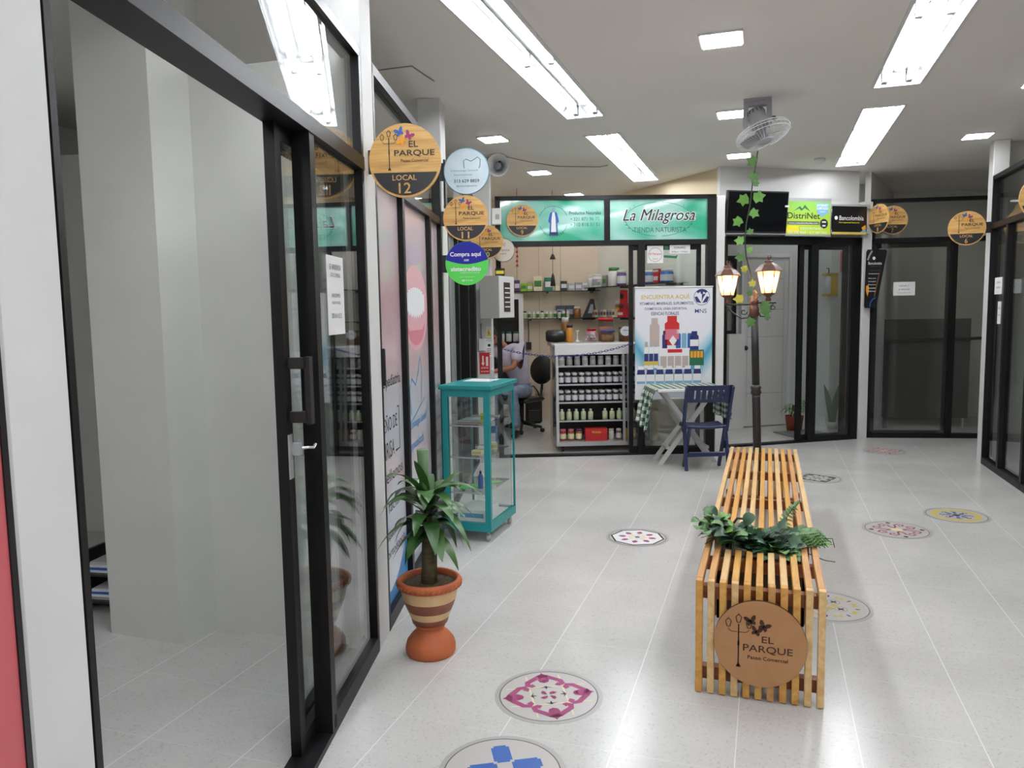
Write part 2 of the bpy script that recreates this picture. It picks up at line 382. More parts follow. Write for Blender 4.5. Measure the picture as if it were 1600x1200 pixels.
# ------------------------------------------------------------------ setting: walls
def wallbox(name, x0, x1, y0, y1, z0, z1, m): return struct(MB().use(m).box(x0, x1, y0, y1, z0, z1).build(name))
wallbox('wall_outer_left', X0-.1, X0, Y0, Y1, 0, ZC, ROOMW); wallbox('wall_outer_right', X1, X1+.1, Y0, Y1, 0, ZC, GREYWALL)
wallbox('wall_outer_back', X0, X1, Y1, Y1+.1, 0, ZC, GREYWALL); wallbox('wall_outer_front', X0, X1, Y0-.1, Y0, 0, ZC, WHITE)
def wallseg(name, p, q, z0, z1, m, th=.06, side=1):
    p = Vector((p[0], p[1], 0)); q = Vector((q[0], q[1], 0)); u = (q-p).normalized(); n = Vector((-u.y, u.x, 0))*th*side
    return struct(MB().use(m).prismz([(p.x, p.y), (q.x, q.y), ((q+n).x, (q+n).y), ((p+n).x, (p+n).y)] if side > 0 else [(p.x, p.y), ((p+n).x, (p+n).y), ((q+n).x, (q+n).y), (q.x, q.y)], z0, z1).build(name))
# room behind the near left shop front: column and partition
ZP = 2.6
struct(MB().use(ROOMW).prismz([(-2.95, 2.70), (-2.54, 2.70), (-2.49, 2.89), (-2.50, 2.97), (-2.95, 2.97)], 0, ZC).build('trim_10'))
struct(MB().use(ROOMW).prismz([(-2.49, 2.89), (-1.69, 2.93), (-1.70, 3.0), (-2.49, 2.97)], 0, ZP).build('wall_partition_near'))
wallseg('wall_empty_room_back', (-4.6, 4.0), (-3.0, 4.3), 0, ZP, ROOMW); wallseg('wall_empty_room_side', (-4.6, -.5), (-4.6, 4.0), 0, ZP, ROOMW)
wallseg('wall_dental_back', (-3.02, 2.97), (-3.05, 4.6), 0, ZP, ROOMW); 
wallseg('wall_partition_far', PL.p(2.95, .1), PL.p(2.95, 1.6), 0, ZP, GREYWALL)
wallseg('wall_local_ten_back', PL.p(2.95, 1.5), PL.p(6.2, 1.5), 0, ZP, GREYWALL)
wallseg('wall_near_left', PL.p(-1.47, 0.14), PL.p(-4.9, 0.14), 0, ZC, WHITE)
# naturist shop
PB = Plane((-2.952, 9.992), (.9344, .3562))
corner = Vector((-2.2, 10.28, 0))
wallseg('wall_shop_back', PB.p(-2.0), (corner.x, corner.y), 0, ZC, CREAM)
wallseg('wall_shop_right', (corner.x, corner.y), (-.47, 8.47), 0, 2.5, CREAMW)
wallseg('wall_shop_right_upper', (corner.x, corner.y), (-.47, 8.47), 2.5, ZC, PEACH)
wallseg('wall_shop_left', PM.p(-.2, 0), PB.p(-2.0), 0, ZC, CREAM)
for k in (0.0, .33, .66): 
    a = PB.p(-.3+k*.9, -.0015); struct(MB(Matrix.Translation(a) @ Matrix.Rotation(PB.rz, 4, 'Z')).use(mat('board_groove', srgb(176, 158, 138), .7)).box(-.003, .003, -.001, .001, .0, ZC-.01).build('trim_%d' % (20+int(k*10))))
# internet shop
PDB = Plane((-.315, 9.921), (.8338, .5520))
DBK = mat('pale_grey_wall', srgb(214, 218, 216), .6)
wallseg('wall_internet_back', PDB.p(-.4), PDB.p(.86), 0, ZC, DBK)
wallseg('wall_internet_side', PDB.p(.86), PDB.p(.98, -.42), 0, ZC, DBK)
wallseg('wall_internet_right', PDB.p(.98, -.42), PDB.p(1.655, -.42), 0, ZC, DBK)
wallseg('wall_over_internet_shop', PD.p(-.06, .07), PD.p(1.66, .07), 2.62, ZC, WHITE)
wallseg('wall_over_internet_panel', PD.p(0, .05), PD.p(1.66, .05), 2.25, 2.62, WHITE)
# dark shop
wallseg('wall_dark_left', (1.075, 9.44), (1.55, 11.22), 0, ZC, GREYWALL, side=1)
wallseg('wall_dark_back', PS.p(.8, 1.75), PS.p(2.6, 1.75), 0, ZC, GREYWALL)
wallseg('wall_dark_right', (2.55, 8.3), (3.9, 11.6), 0, ZC, GREYWALL)
# right shop interior
wallbox('wall_right_shop_back', 3.6, 3.7, 2.0, 8.3, 0, ZC, GREYWALL); wallbox('wall_right_shop_end', 2.06, 3.7, 8.25, 8.33, 0, ZC, GREYWALL)
wallbox('wall_right_near', 1.95, 2.05, Y0, 2.4, 0, ZC, WHITE)

# white pillars
def pillar(n, pl, s0, s1, i0, i1, z1=ZC, m=WHITE):
    o = MB().use(m).bbox(s0, s1, i0, i1, 0, z1, .004).build('trim_%d' % n); o.location = pl.A; o.rotation_euler = (0, 0, pl.rz); return struct(o)
pillar(1, PL, .715, .90, 0, .16); pillar(2, PL, 2.86, 3.08, 0, .16); pillar(3, PL, 4.93, 5.12, -.145, .14)
pillar(4, PL, -1.45, -1.305, 0, .14); pillar(5, PM, 2.275, 2.36, 0, .3, 2.63); pillar(6, PD, 1.665, 1.775, -.02, .14, 2.64)
pillar(7, PR, -.06, .09, .0, .13); pillar(8, PR, 2.1, 2.22, 0, .14); pillar(9, PR, 4.2, 4.32, 0, .14)
# dark edge bead where the near pillar meets the door opening
# ------------------------------------------------------------------ shop fronts
wn = [0]; dn = [0]
def frame_obj(name, pl, boxes, m=BLACK):
    o = MB().use(m)
    for b in boxes: o.box(*b)
    return o
def front(pl, label, frames, panes, films=()):
    wn[0] += 1
    t = thing('window_%d' % wn[0], label, None, pl.A, pl.rz); t['kind'] = 'structure'
    mb = MB().use(BLACK)
    for b in frames: mb.box(*b)
    mb.build('window_frame', t)
    for b in panes: 
        MB().use(b[6] if len(b) > 6 else GLASS).box(*b[:6]).build('window_pane', t)
    return t
# frame members as (s0, s1, in0, in1, z0, z1)
front(PL, 'black framed glass front of the empty white room with open sliding door', [
    (-1.30, .70, 0, .08, 2.56, 2.60), (-1.30, .70, -.005, .10, 2.10, 2.155), (-1.30, .70, .0, .10, 0, .022), (.02, .70, 0, .07, .022, .07),
    (-1.302, -1.285, .0, .14, 0, 2.56), (.675, .705, 0, .06, .02, 2.6), (0.0, .05, 0, .05, .02, 2.15), (-.006, .0, -.002, .06, .02, 2.14)],
    [(.05, .675, .018, .024, .07, 2.1), (-1.285, .675, .018, .024, 2.155, 2.56)])
front(PL, 'black framed glass front of the dental shop covered by printed film', [
    (.905, 2.82, 0, .08, 2.56, 2.605), (.905, 2.82, 0, .08, 2.105, 2.15), (.905, 2.82, 0, .07, 0, .07), (1.485, 1.535, 0, .07, .05, 2.11), (2.315, 2.365, 0, .07, .05, 2.11),
    (2.77, 2.82, 0, .08, .0, 2.6), (.905, .93, .0, .08, 0, 2.6)],
    [(.93, 2.77, .03, .036, 2.15, 2.56)])
front(PL, 'black framed glass front between the second pillar and the electric box', [
    (3.085, 4.93, 0, .08, 2.56, 2.605), (3.085, 4.93, 0, .08, 2.1, 2.15), (3.085, 3.12, 0, .08, 0, 2.6), (3.62, 3.68, 0, .10, 0, 2.1), (4.27, 4.33, .0, .08, 0, 2.1), (4.78, 4.9, 0, .08, 0, 2.6), (3.085, 4.93, 0, .08, 0, .04)],
    [(3.12, 3.62, .03, .036, .04, 2.1, glass_mat('frosted_glass', (.8, .83, .83), .8, haze=srgb(186, 192, 192), hz=.75)), (4.33, 4.78, .03, .036, .04, 2.1), (3.12, 4.78, .03, .036, 2.15, 2.56)])
front(PM, 'black framed open front of the naturist shop', [
    (.035, 2.27, 0, .07, 2.605, 2.645), (.035, 2.27, -.002, .09, 2.15, 2.2), (.035, .085, 0, .08, 0, 2.64), (1.135, 1.19, 0, .06, 2.2, 2.61),
    (1.475, 1.545, .0, .06, 0, 2.15), (2.185, 2.27, 0, .09, 0, 2.64), (.035, 2.27, .0, .09, 0, .02), (1.545, 2.19, 0, .05, .02, .07)],
    [(1.545, 2.185, .02, .026, .07, 2.15)])
front(PD, 'black framed front of the internet shop with one sliding leaf open', [
    (-.02, 1.66, 0, .08, 2.17, 2.25), (-.02, .0, 0, .08, 0, 2.2), (1.02, 1.11, 0, .06, 0, 2.2), (1.57, 1.66, 0, .09, 0, 2.25), (-.02, 1.66, 0, .09, 0, .02), (1.11, 1.57, 0, .06, .02, .05)],
    [(1.11, 1.57, .02, .026, .05, 2.17)])
front(PS, 'black framed glass front of the dark unlit shop', [
    (-.01, 1.3, 0, .07, 2.635, 2.675), (-.01, 1.3, 0, .08, 2.19, 2.245), (-.01, .025, 0, .08, 0, 2.67), (.84, .895, 0, .07, 0, 2.2), (-.01, 1.3, 0, .08, 0, .05), (1.26, 1.3, 0, .08, 0, 2.67)],
    [(.025, .84, .03, .036, .05, 2.19), (.895, 1.26, .03, .036, .05, 2.19), (.025, 1.26, .03, .036, 2.245, 2.64)])
for k in range(3):
    a = k*2.1+.09
    front(PR, 'black framed glass front of the right shop, bay %s' % ('beside the far pillar', 'in the middle', 'nearest')[k], [
        (a, a+2.0, 0, .08, 2.62, 2.66), (a, a+2.0, -.005, .09, 2.18, 2.23), (a, a+.03, 0, .08, 0, 2.66), (a+.47, a+.52, 0, .07, 0, 2.2), (a+1.1, a+1.15, 0, .08, 0, 2.2), (a+1.97, a+2.0, 0, .08, 0, 2.66), (a, a+2.0, 0, .09, 0, .06)],
        [(a+.03, a+.47, .03, .036, .06, 2.18, GLASSDK), (a+.52, a+1.1, .03, .036, .06, 2.18, GLASSDK), (a+1.15, a+1.97, .03, .036, .06, 2.18, GLASSDK), (a+.03, a+1.97, .03, .036, 2.23, 2.62, GLASSDK)])

def leaf_door(pl, label, s0, s1, i0, z1, handle=None, lock=None, pane=GLASS, stile=.05):
    dn[0] += 1
    t = thing('door_%d' % dn[0], label, None, pl.A, pl.rz); t['kind'] = 'structure'
    m = MB().use(BLACK)
    m.box(s0, s0+stile, i0, i0+.035, .024, z1); m.box(s1-stile, s1, i0, i0+.035, .024, z1); m.box(s0, s1, i0+.001, i0+.034, .024, .08); m.box(s0, s1, i0+.001, i0+.034, z1-.05, z1)
    m.build('door_frame', t)
    MB().use(pane).box(s0+stile, s1-stile, i0+.015, i0+.021, .08, z1-.05).build('pane', t)
    if handle:
        s, za, zb = handle; m = MB().use(DARKSTEEL)
        for z in (za, zb): m.box(s-.015, s+.015, i0-.055, i0, z-.018, z+.018)
        m.box(s-.004, s+.03, i0-.07, i0-.052, za-.025, zb+.02); m.build('handle', t)
    if lock:
        s, za, zb = lock; m = MB().use(ALU); m.box(s-.012, s+.022, i0-.004, i0, za, zb); m.box(s+.01, s+.034, i0-.03, i0-.004, zb-.07, zb-.03)
        m.tube([(s+.03, i0-.02, zb-.05), (s+.05, i0-.045, zb-.05), (s+.09, i0-.05, zb-.058), (s+.11, i0-.05, zb-.05)], .005, 6); m.box(s-.002, s+.008, i0-.006, i0-.004, za+.06, za+.085)
        m.build('lock', t)
    return t
leaf_door(PL, 'slid open black framed glass door with pull handle and latch lock', -.155, .60, .06, 2.1, handle=(-.118, 1.17, 1.345), lock=(-.142, .97, 1.115))
leaf_door(PL, 'second sliding glass leaf behind the fixed pane', -.03, .64, .105, 2.1)
leaf_door(PM, 'open sliding glass leaf of the naturist shop', 1.39, 2.13, .04, 2.15, stile=.042)
leaf_door(PD, 'open sliding glass leaf of the internet shop with small loop handle', .90, 1.53, .045, 2.17, stile=.06)
leaf_door(PS, 'closed glass leaf of the dark shop', .03, .86, .05, 2.19)

# ------------------------------------------------------------------ artwork helpers (local x right, y away, z up)
def arc(cx, cz, rx, rz, a0, a1, n=14): return [(cx+rx*cos(R(a0+(a1-a0)*k/n)), cz+rz*sin(R(a0+(a1-a0)*k/n))) for k in range(n+1)]
def stroke(mb, pts, w, y):
    V = []; F = []; n = len(pts)
    for i, (x, z) in enumerate(pts):
        a = pts[max(i-1, 0)]; b = pts[min(i+1, n-1)]; dx, dz = b[0]-a[0], b[1]-a[1]; l = sqrt(dx*dx+dz*dz) or 1
        V += [(x-dz/l*w/2, y, z+dx/l*w/2), (x+dz/l*w/2, y, z-dx/l*w/2)]
    for i in range(n-1): F.append([2*i, 2*i+1, 2*i+3, 2*i+2])
    mb.add(V, F)
def butterfly(mb, cx, cz, s, ang, y, ms):
    ca, sa = cos(R(ang)), sin(R(ang)); T = lambda x, z: (cx+s*(x*ca-z*sa), cz+s*(x*sa+z*ca)); mb.use(ms)
    for a in (-1, 1):
        mb.flatpoly([T(a*x, z) for x, z in ((.0, -.1), (.0, .25), (.25, .7), (.7, 1.05), (1.15, .95), (1.0, .35), (.6, -.05))], y)
        mb.flatpoly([T(a*x, z) for x, z in ((.0, .1), (.5, .0), (.85, -.3), (.65, -.85), (.3, -.7), (0, -.4))], y)
    mb.flatpoly([T(x, z) for x, z in ((-.06, .35), (.06, .35), (.08, -.5), (0, -.65), (-.08, -.5))], y)
def lamp_logo(mb, x, zb, zt, k, y, m):
    mb.use(m); stroke(mb, [(x, zb), (x, zt-.2*k)], .05*k, y); mb.flatpoly([(x-.09*k, zb), (x+.09*k, zb), (x+.04*k, zb+.12*k), (x-.04*k, zb+.12*k)], y)
    mb.flatpoly([(x-.035*k, (zb+zt)/2-.1*k), (x+.035*k, (zb+zt)/2-.1*k), (x+.03*k, (zb+zt)/2+.1*k), (x-.03*k, (zb+zt)/2+.1*k)], y)
    for dx, dz in ((0, 0), (-.36*k, -.18*k), (.36*k, -.18*k)):
        cx, cz = x+dx, zt+dz
        stroke(mb, [(cx-.05*k, cz-.14*k), (cx-.1*k, cz+.06*k), (cx-.04*k, cz+.14*k), (cx+.04*k, cz+.14*k), (cx+.1*k, cz+.06*k), (cx+.05*k, cz-.14*k), (cx-.05*k, cz-.14*k)], .034*k, y)
        mb.disc(cx, cz+.18*k, .022*k, y, 8)
        if dx: stroke(mb, arc(x+dx/2, cz-.2*k, .18*k, .12*k, 180 if dx < 0 else 360, 270, 6)+[(x, cz-.32*k)], .02*k, y)
def parque_sign(loc, rz, num, label, r=.156, tilt=0, back=False):
    t = thing('round_sign', label, 'sign', loc, rz, group='round wooden shop number signs')
    MB().use(PINE).lathe([(0, -.006), (r, -.006), (r, .006), (0, .006)], axis='y', n=56).build('board', t)
    a = math.acos(-.32/.94); n = 28; rr = r*.94
    poly = [(rr*cos(-pi/2-(pi-a)+2*(pi-a)*k/n), rr*sin(-pi/2-(pi-a)+2*(pi-a)*k/n)) for k in range(n+1)]
    MB().use(mat('sign_black', srgb(34, 33, 36), .5)).prism(poly, -.0075, -.006).build('name_band', t)
    m = MB(); y = -.0079
    lamp_logo(m, -.43*r, -.26*r, .72*r, r*.52, y, INK); m.use(INK); m.text('EL', .25*r, .44*r, .26*r, .17*r, y, off=.01); m.text('PARQUE', .27*r, .19*r, 1.12*r, .185*r, y, off=.01)
    m.use(BURN); m.text('Paseo Comercial', .27*r, 0, .76*r, .085*r, y)
    butterfly(m, -.13*r, .76*r, .115*r, 25, y, P_BLUE); butterfly(m, .13*r, .66*r, .115*r, -30, y, P_PURP); butterfly(m, -.07*r, .52*r, .12*r, 60, y, P_ORNG)
    m.use(PINE); m.text('LOCAL', -.02*r, -.46*r, .68*r, .15*r, -.0081, off=.012); m.text(num, -.02*r, -.74*r, (.34 if len(num) > 1 else .15)*r, .29*r, -.0081, off=.008)
    m.build('lettering', t)
    m = MB().use(BLKPL)
    if back == 'L': m.box(-r-.03, -r+.01, .004, .02, -.05, .05)
    if back == 'R': m.box(r-.01, r+.05, .004, .02, -.05, .05)
    if back: m.build('bracket', t)
    return t
RL = PL.rz-pi/2
def outL(s, out, z): return PL.p(s, -out, z)
parque_sign((-1.485, 3.02, 2.152), RL, '12', 'round wooden sign reading LOCAL 12 on the near white pillar', back='L')
parque_sign((-1.985, 4.95, 2.147), RL, '11', 'round wooden sign reading LOCAL 11 under the pale dental disc', back='L')
parque_sign((-2.535, 6.85, 2.16), RL, '10', 'round wooden sign reading LOCAL 10 partly hidden behind others', back='L')
q = PM.p(.306, -.008, 2.402); parque_sign(q, PM.rz, '9', 'round wooden sign reading LOCAL 9 stuck on the green glass panel')
q = PS.p(.2, -.008, 2.44); parque_sign(q, PS.rz, '7', 'round wooden sign reading LOCAL 7 on the dark shop transom')
parque_sign((1.13, 9.19, 2.44), PD.rz-pi/2, '8', 'round wooden sign reading LOCAL 8 jutting from the pillar, seen aslant', back='L')
parque_sign((1.74, 8.1, 2.2), 0, '6', 'round wooden sign reading LOCAL 6 on the far white pillar', back='R')
parque_sign((1.745, 6.0, 2.2), 0, '5', 'round wooden sign cut off by the right picture edge', back='R')

def disc_sign(name, loc, rz, r, base, label, art, bracket=True, rim=None):
    t = thing(name, label, 'sign', loc, rz)
    MB().use(base).lathe([(0, -.004), (r, -.004), (r, .004), (0, .004)], axis='y', n=56).build('board', t)
    m = MB(); art(m, r); m.build('lettering', t)
    if rim: MB().use(rim, True).lathe([(r-.003, -.006), (r+.002, -.006), (r+.002, .006), (r-.003, .006)], axis='y', n=56, cap=False).build('rim', t)
    if bracket: MB().use(BLKPL).box(-r-.03, -r+.01, .004, .015, -.06, .06).build('bracket', t)
def art_dental(m, r):
    y = -.0045; m.use(flat('print_teal_grey', 90, 120, 134)); p = arc(.02*r, .42*r, .2*r, .2*r, 200, 60, 8)
    stroke(m, [(-.1*r, .12*r), (-.12*r, .45*r), (0, .52*r), (.2*r, .42*r), (.36*r, .5*r), (.5*r, .6*r), (.62*r, .5*r), (.6*r, .2*r), (.55*r, .12*r)], .035*r, y)
    m.text('Odontología General', -.1*r, .02*r, 1.2*r, .1*r, y); m.text('Especializada', -.15*r, -.16*r, .8*r, .09*r, y)
    m.use(INK); m.text('313 629 8859', .0, -.42*r, 1.12*r, .14*r, y, off=.01); m.text('@odontologiaespecial', .0, -.64*r, .9*r, .09*r, y)
disc_sign('dental_sign', (-1.972, 4.95, 2.463), RL, .156, noisy('pale_blue_disc', srgb(214, 226, 234), srgb(186, 206, 216), 6, .4), 'pale blue round dental sign with a tooth outline and phone number', art_dental, rim=flat('disc_rim', 90, 140, 150))
def art_credit(m, r):
    y = -.0045; n = 24
    top = [(r*.995*cos(R(10+160*k/n)), r*.995*sin(R(10+160*k/n))) for k in range(n+1)]
    low = [(-.98*r+1.96*r*k/n, .17*r-.2*r*sin(pi*k/n)*1.0) for k in range(1, n)]
    m.use(flat('print_royal', 16, 24, 150)).flatpoly(top+low, y)
    m.use(P_WHITE); m.text('Compra aquí', -.05*r, .4*r, 1.45*r, .26*r, y-.0006, off=.02); m.text('con', -.02*r, .15*r, .22*r, .1*r, y-.0006, off=.02)
    m.text('sistecredito', -.05*r, -.25*r, 1.4*r, .2*r, y-.0006, off=.03); m.text('TU CRÉDITO SIN VUELTAS', .12*r, -.42*r, .9*r, .06*r, y); m.box(-.35*r, .35*r, y-.0005, y, -.625*r, -.615*r); m.text('@ f o in', 0, -.78*r, .5*r, .1*r, y, off=.02)
disc_sign('credit_sign', (-1.983, 4.95, 1.837), RL, .15, flat('disc_green', 92, 220, 92), 'round blue and green sign reading Compra aquí', art_credit)
def art_sale(m, r):
    y = -.0045; m.use(GREYINK); m.text('LA VENTA', -.05*r, -.02*r, 1.2*r, .17*r, y, off=.01); m.text('AQUÍ', -.02*r, -.3*r, .55*r, .17*r, y, off=.01); butterfly(m, 0, .45*r, .2*r, 0, y, P_GREY)
disc_sign('sale_sign', (-2.46, 7.1, 2.099), RL+.1, .113, flat('disc_pale', 214, 202, 190), 'small pale round sign reading VENTA AQUÍ near the electric box', art_sale, rim=GREYINK)
def pole(name, x, y, z0, z1): pass
# the black clip hanging on the second pillar
one(MB(Matrix()).use(BLKPL).box(-.012, .0, -.03, .03, -.16, .16).box(-.05, 0, -.03, .0, -.18, -.16), 'sign_bracket', 'long black sign bracket on the second white pillar', 'bracket', PL.p(2.97, -.014, 2.42), PL.rz-pi/2)

# ------------------------------------------------------------------ printed film on the dental shop panes
FILM = mat('printed_film', (.8, .75, .78), .14, spec=.35)
def _film():
    m = FILM; b = m.node_tree.nodes['Principled BSDF']; tc = N(m, 'ShaderNodeTexCoord'); sp = N(m, 'ShaderNodeSeparateXYZ'); L(m, tc.outputs['Object'], sp.inputs[0])
    nz = N(m, 'ShaderNodeTexNoise'); nz.inputs['Scale'].default_value = 2.2; L(m, tc.outputs['Object'], nz.inputs['Vector'])
    a = N(m, 'ShaderNodeMath', operation='MULTIPLY_ADD'); a.inputs[1].default_value = .7; L(m, nz.outputs['Fac'], a.inputs[0]); L(m, sp.outputs['Z'], a.inputs[2])
    mr = N(m, 'ShaderNodeMapRange'); mr.inputs[1].default_value = .3; mr.inputs[2].default_value = 2.5; L(m, a.outputs[0], mr.inputs[0])
    cr = N(m, 'ShaderNodeValToRGB'); e = cr.color_ramp.elements
    e[0].position = 0; e[0].color = (*srgb(206, 214, 226), 1); e[1].position = 1; e[1].color = (*srgb(206, 186, 196), 1)
    for p, c in ((.25, (210, 214, 224)), (.33, (214, 196, 202)), (.42, (202, 210, 220)), (.6, (208, 188, 192)), (.75, (198, 166, 172)), (.85, (206, 190, 194))):
        k = e.new(p); k.color = (*srgb(*c), 1)
    L(m, mr.outputs[0], cr.inputs['Fac']); L(m, cr.outputs['Color'], b.inputs['Base Color'])
_film()
F_BLUE = flat('film_blue', 60, 130, 190); F_PINK = flat('film_lip', 206, 124, 138); F_TOOTH = flat('film_teeth', 232, 236, 242)
def film(label, s0, s1, art):
    t = thing('window_film', label, 'window film', PL.A, PL.rz)
    MB().use(FILM).box(s0, s1, .030, .0325, .07, 2.105).build('sheet', t)
    m = MB(); art(m, .0292); 
    if m.v: m.build('print', t)
    MB().use(GLASS).box(s0, s1, .033, .038, .07, 2.105).build('pane', t)
def fa(m, y):
    m.use(INK); m.text('odontopediatría', 1.12, 1.16, .62, .075, y, off=.01); m.text('DISEÑO DE', 1.12, .965, .42, .085, y); m.text('SONRISA', 1.07, .83, .36, .085, y)
    stroke(m, [(1.34, 1.02), (1.38, 1.02), (1.38, .8), (1.28, .8)], .012, y); m.text('rellenos', 1.22, .70, .42, .06, y); m.text('faciales', 1.26, .55, .36, .06, y)
    m.text('especialistas en', 1.24, .40, .42, .045, y); m.text('ortodoncia', 1.24, .32, .4, .045, y)
    m.use(F_BLUE); m.flatpoly([(.94, .07), (1.485, .07), (1.485, .36)]+arc(.94, .36, .545, .26, 0, 90, 8)[1:][::-1][::-1], y) if False else m.flatpoly([(.94, .07), (1.485, .07), (1.485, .34), (1.4, .24), (1.25, .16), (1.1, .13), (.94, .14)], y)
def fb(m, y):
    cx = 1.93
    m.use(flat('film_gum', 216, 168, 176)); m.flatpoly([(cx+.38*cos(R(a)), 1.54+.24*sin(R(a))*(1 if a < 180 else 1.1)) for a in range(0, 360, 12)], y+.0001); m.use(F_PINK); m.flatpoly([(cx+.27*cos(R(a)), 1.44+.13*sin(R(a))) for a in range(180, 361, 12)]+[(cx+.2, 1.40), (cx-.2, 1.40)], y)
    m.use(F_TOOTH)
    for k in range(-4, 5):
        w = .062; h = .10*sqrt(max(.05, 1-(k/5)**2)); m.flatpoly([(cx+k*w-.028, 1.56+h*.9), (cx+k*w+.028, 1.56+h*.9), (cx+k*w+.03, 1.56-h*.7), (cx+k*w, 1.56-h*.95), (cx+k*w-.03, 1.56-h*.7)], y-.0004)
    m.use(F_BLUE); stroke(m, [(1.72, .92), (1.68, 1.06), (1.74, 1.13), (1.86, 1.08), (1.95, 1.16), (2.02, 1.24), (2.06, 1.14), (2.03, .98)], .016, y); stroke(m, [(1.6, .86), (2.15, .98)], .008, y)
    m.text('Odontología General', 1.9, .86, .56, .065, y, off=.01); m.text('Especializada', 1.86, .74, .42, .07, y, off=.01)
    m.use(INK); m.text('blanqueamiento', 1.95, .52, .5, .05, y); m.text('implantes', 1.92, .42, .36, .05, y)
def fc(m, y):
    m.use(GREYINK)
    for k in range(7): m.text('limpieza prótesis calzas'[k*3:k*3+9], 2.58, 1.0-k*.11, .3, .045, y)
film('pink printed film with service names on the first dental shop pane', .93, 1.485, fa)
film('printed film with a smiling mouth and blue tooth logo', 1.535, 2.315, fb)
one(MB().use(BLKPL).box(-.008, .008, -.016, 0, -.085, .085), 'pull_handle', 'short black pull handle beside the near white pillar', 'handle', PL.p(.915, -.0, 1.255), PL.rz)
film('narrow pale printed film beside the teal display cabinet', 2.365, 2.77, fc)
def paper(label, pl, s, inn, z, w, h, lines, rot=0, col=None, name='paper_notice'):
    p = pl.p(s, inn, z); t = thing(name, label, 'notice', p, pl.rz)
    MB(Matrix.Rotation(rot, 4, 'Y')).use(col or P_WHITE).box(-w/2, w/2, 0, .0012, -h/2, h/2).build('sheet', t)
    m = MB(Matrix.Rotation(rot, 4, 'Y')).use(GREYINK)
    for tx, dz, ww, hh in lines: m.text(tx, 0, dz*h, ww*w, hh*h, -.0006)
    m.build('print', t); return t
paper('white printed notice taped inside the near fixed glass pane', PL, .29, .0163, 1.57, .21, .29, [('SE ARRIENDA', .36, .7, .07), ('LOCAL COMERCIAL', .26, .6, .05), ('INFORMES', .0, .5, .05), ('AQUÍ EN EL PARQUE', -.09, .5, .05), ('320 614 5572', -.26, .6, .06)])
paper('small white notice reading LOCAL on the dark shop door glass', PS, .355, .025, 1.684, .23, .15, [('LOCAL 7', .22, .45, .12), ('$ 900.000', -.06, .5, .12), ('ADMINISTRACIÓN', -.3, .6, .06)])
paper('white notice on the glass beside the far right pillar', PR, .3, .026, 1.66, .22, .15, [('SE ARRIENDA', .2, .6, .12), ('INFORMES', -.1, .5, .1)])
paper('small white sticker under the notice on the right shop glass', PR, .36, .026, 1.42, .1, .2, [('ABIERTO', .2, .6, .1), ('LUNES A SÁBADO', -.1, .7, .06)])

# ------------------------------------------------------------------ green glass shop sign
SGN = mat('shop_sign_print', srgb(150, 216, 200), .06)
def _sgn():
    m = SGN; b = m.node_tree.nodes['Principled BSDF']; v = coords(m, (1, 1, 1.6)); n = N(m, 'ShaderNodeTexNoise'); n.inputs['Scale'].default_value = 2.1; n.inputs['Detail'].default_value = 1; n.inputs['Distortion'].default_value = .6
    L(m, v, n.inputs['Vector']); cr = N(m, 'ShaderNodeValToRGB'); e = cr.color_ramp.elements; e[0].position = .33; e[0].color = (*srgb(70, 182, 146), 1); e[1].position = .6; e[1].color = (*srgb(176, 224, 214), 1)
    k = e.new(.45); k.color = (*srgb(132, 208, 188), 1)
    L(m, n.outputs['Fac'], cr.inputs['Fac']); L(m, cr.outputs['Color'], b.inputs['Base Color'])
_sgn()
def robed(m, cx, z0, h, y):     # plain robed figure
    k = h
    m.use(P_BLUE).flatpoly([(cx+x*k, z0+z*k) for x, z in ((-.05, .84), (-.12, .78), (-.17, .6), (-.19, .48), (-.13, .42), (-.15, .1), (.15, .1), (.13, .42), (.19, .48), (.17, .6), (.12, .78), (.05, .84))], y)
    m.use(P_WHITE).flatpoly([(cx+x*k, z0+z*k) for x, z in ((-.04, .8), (-.07, .6), (-.09, .12), (.09, .12), (.07, .6), (.04, .8))], y-.0004)
    m.use(P_NAVY).flatpoly([(cx+x*k, z0+z*k) for x, z in ((-.16, 0), (.16, 0), (.15, .11), (-.15, .11))], y-.0004)
    m.use(P_SKY).flatpoly([(cx+x*k, z0+z*k) for x, z in ((-.065, .8), (.065, .8), (.06, .93), (.03, .99), (-.03, .99), (-.06, .93))], y-.0004)
    m.use(flat('print_skin', 214, 170, 140)).disc(cx, z0+.9*k, .035*k, y-.0008, 12).disc(cx-.17*k, z0+.42*k, .025*k, y-.0008, 8).disc(cx+.17*k, z0+.42*k, .025*k, y-.0008, 8)
def vine(m, cx, cz, r, a0, a1, y, sx=1):
    m.use(P_DKGREEN); stroke(m, [(cx+r*sx*cos(R(a0+(a1-a0)*k/16)), cz+r*sin(R(a0+(a1-a0)*k/16))) for k in range(17)], .004, y)
    for k in range(4, 13):
        a = R(a0+(a1-a0)*k/16); x, z = cx+r*sx*cos(a), cz+r*sin(a)
        for sg in (-1, 1): m.flatpoly([(x, z), (x+.02*cos(a+sg*.8), z+.02*sin(a+sg*.8)+.006), (x+.028*cos(a+sg*.6), z+.028*sin(a+sg*.6))], y)
def shopsign(label, s0, s1, art):
    t = thing('shop_sign', label, 'sign', PM.A, PM.rz, group='green glass shop sign panels')
    MB().use(SGN).box(s0, s1, .018, .028, 2.2, 2.605).build('panel', t)
    m = MB(); art(m, .0174); m.build('lettering', t)
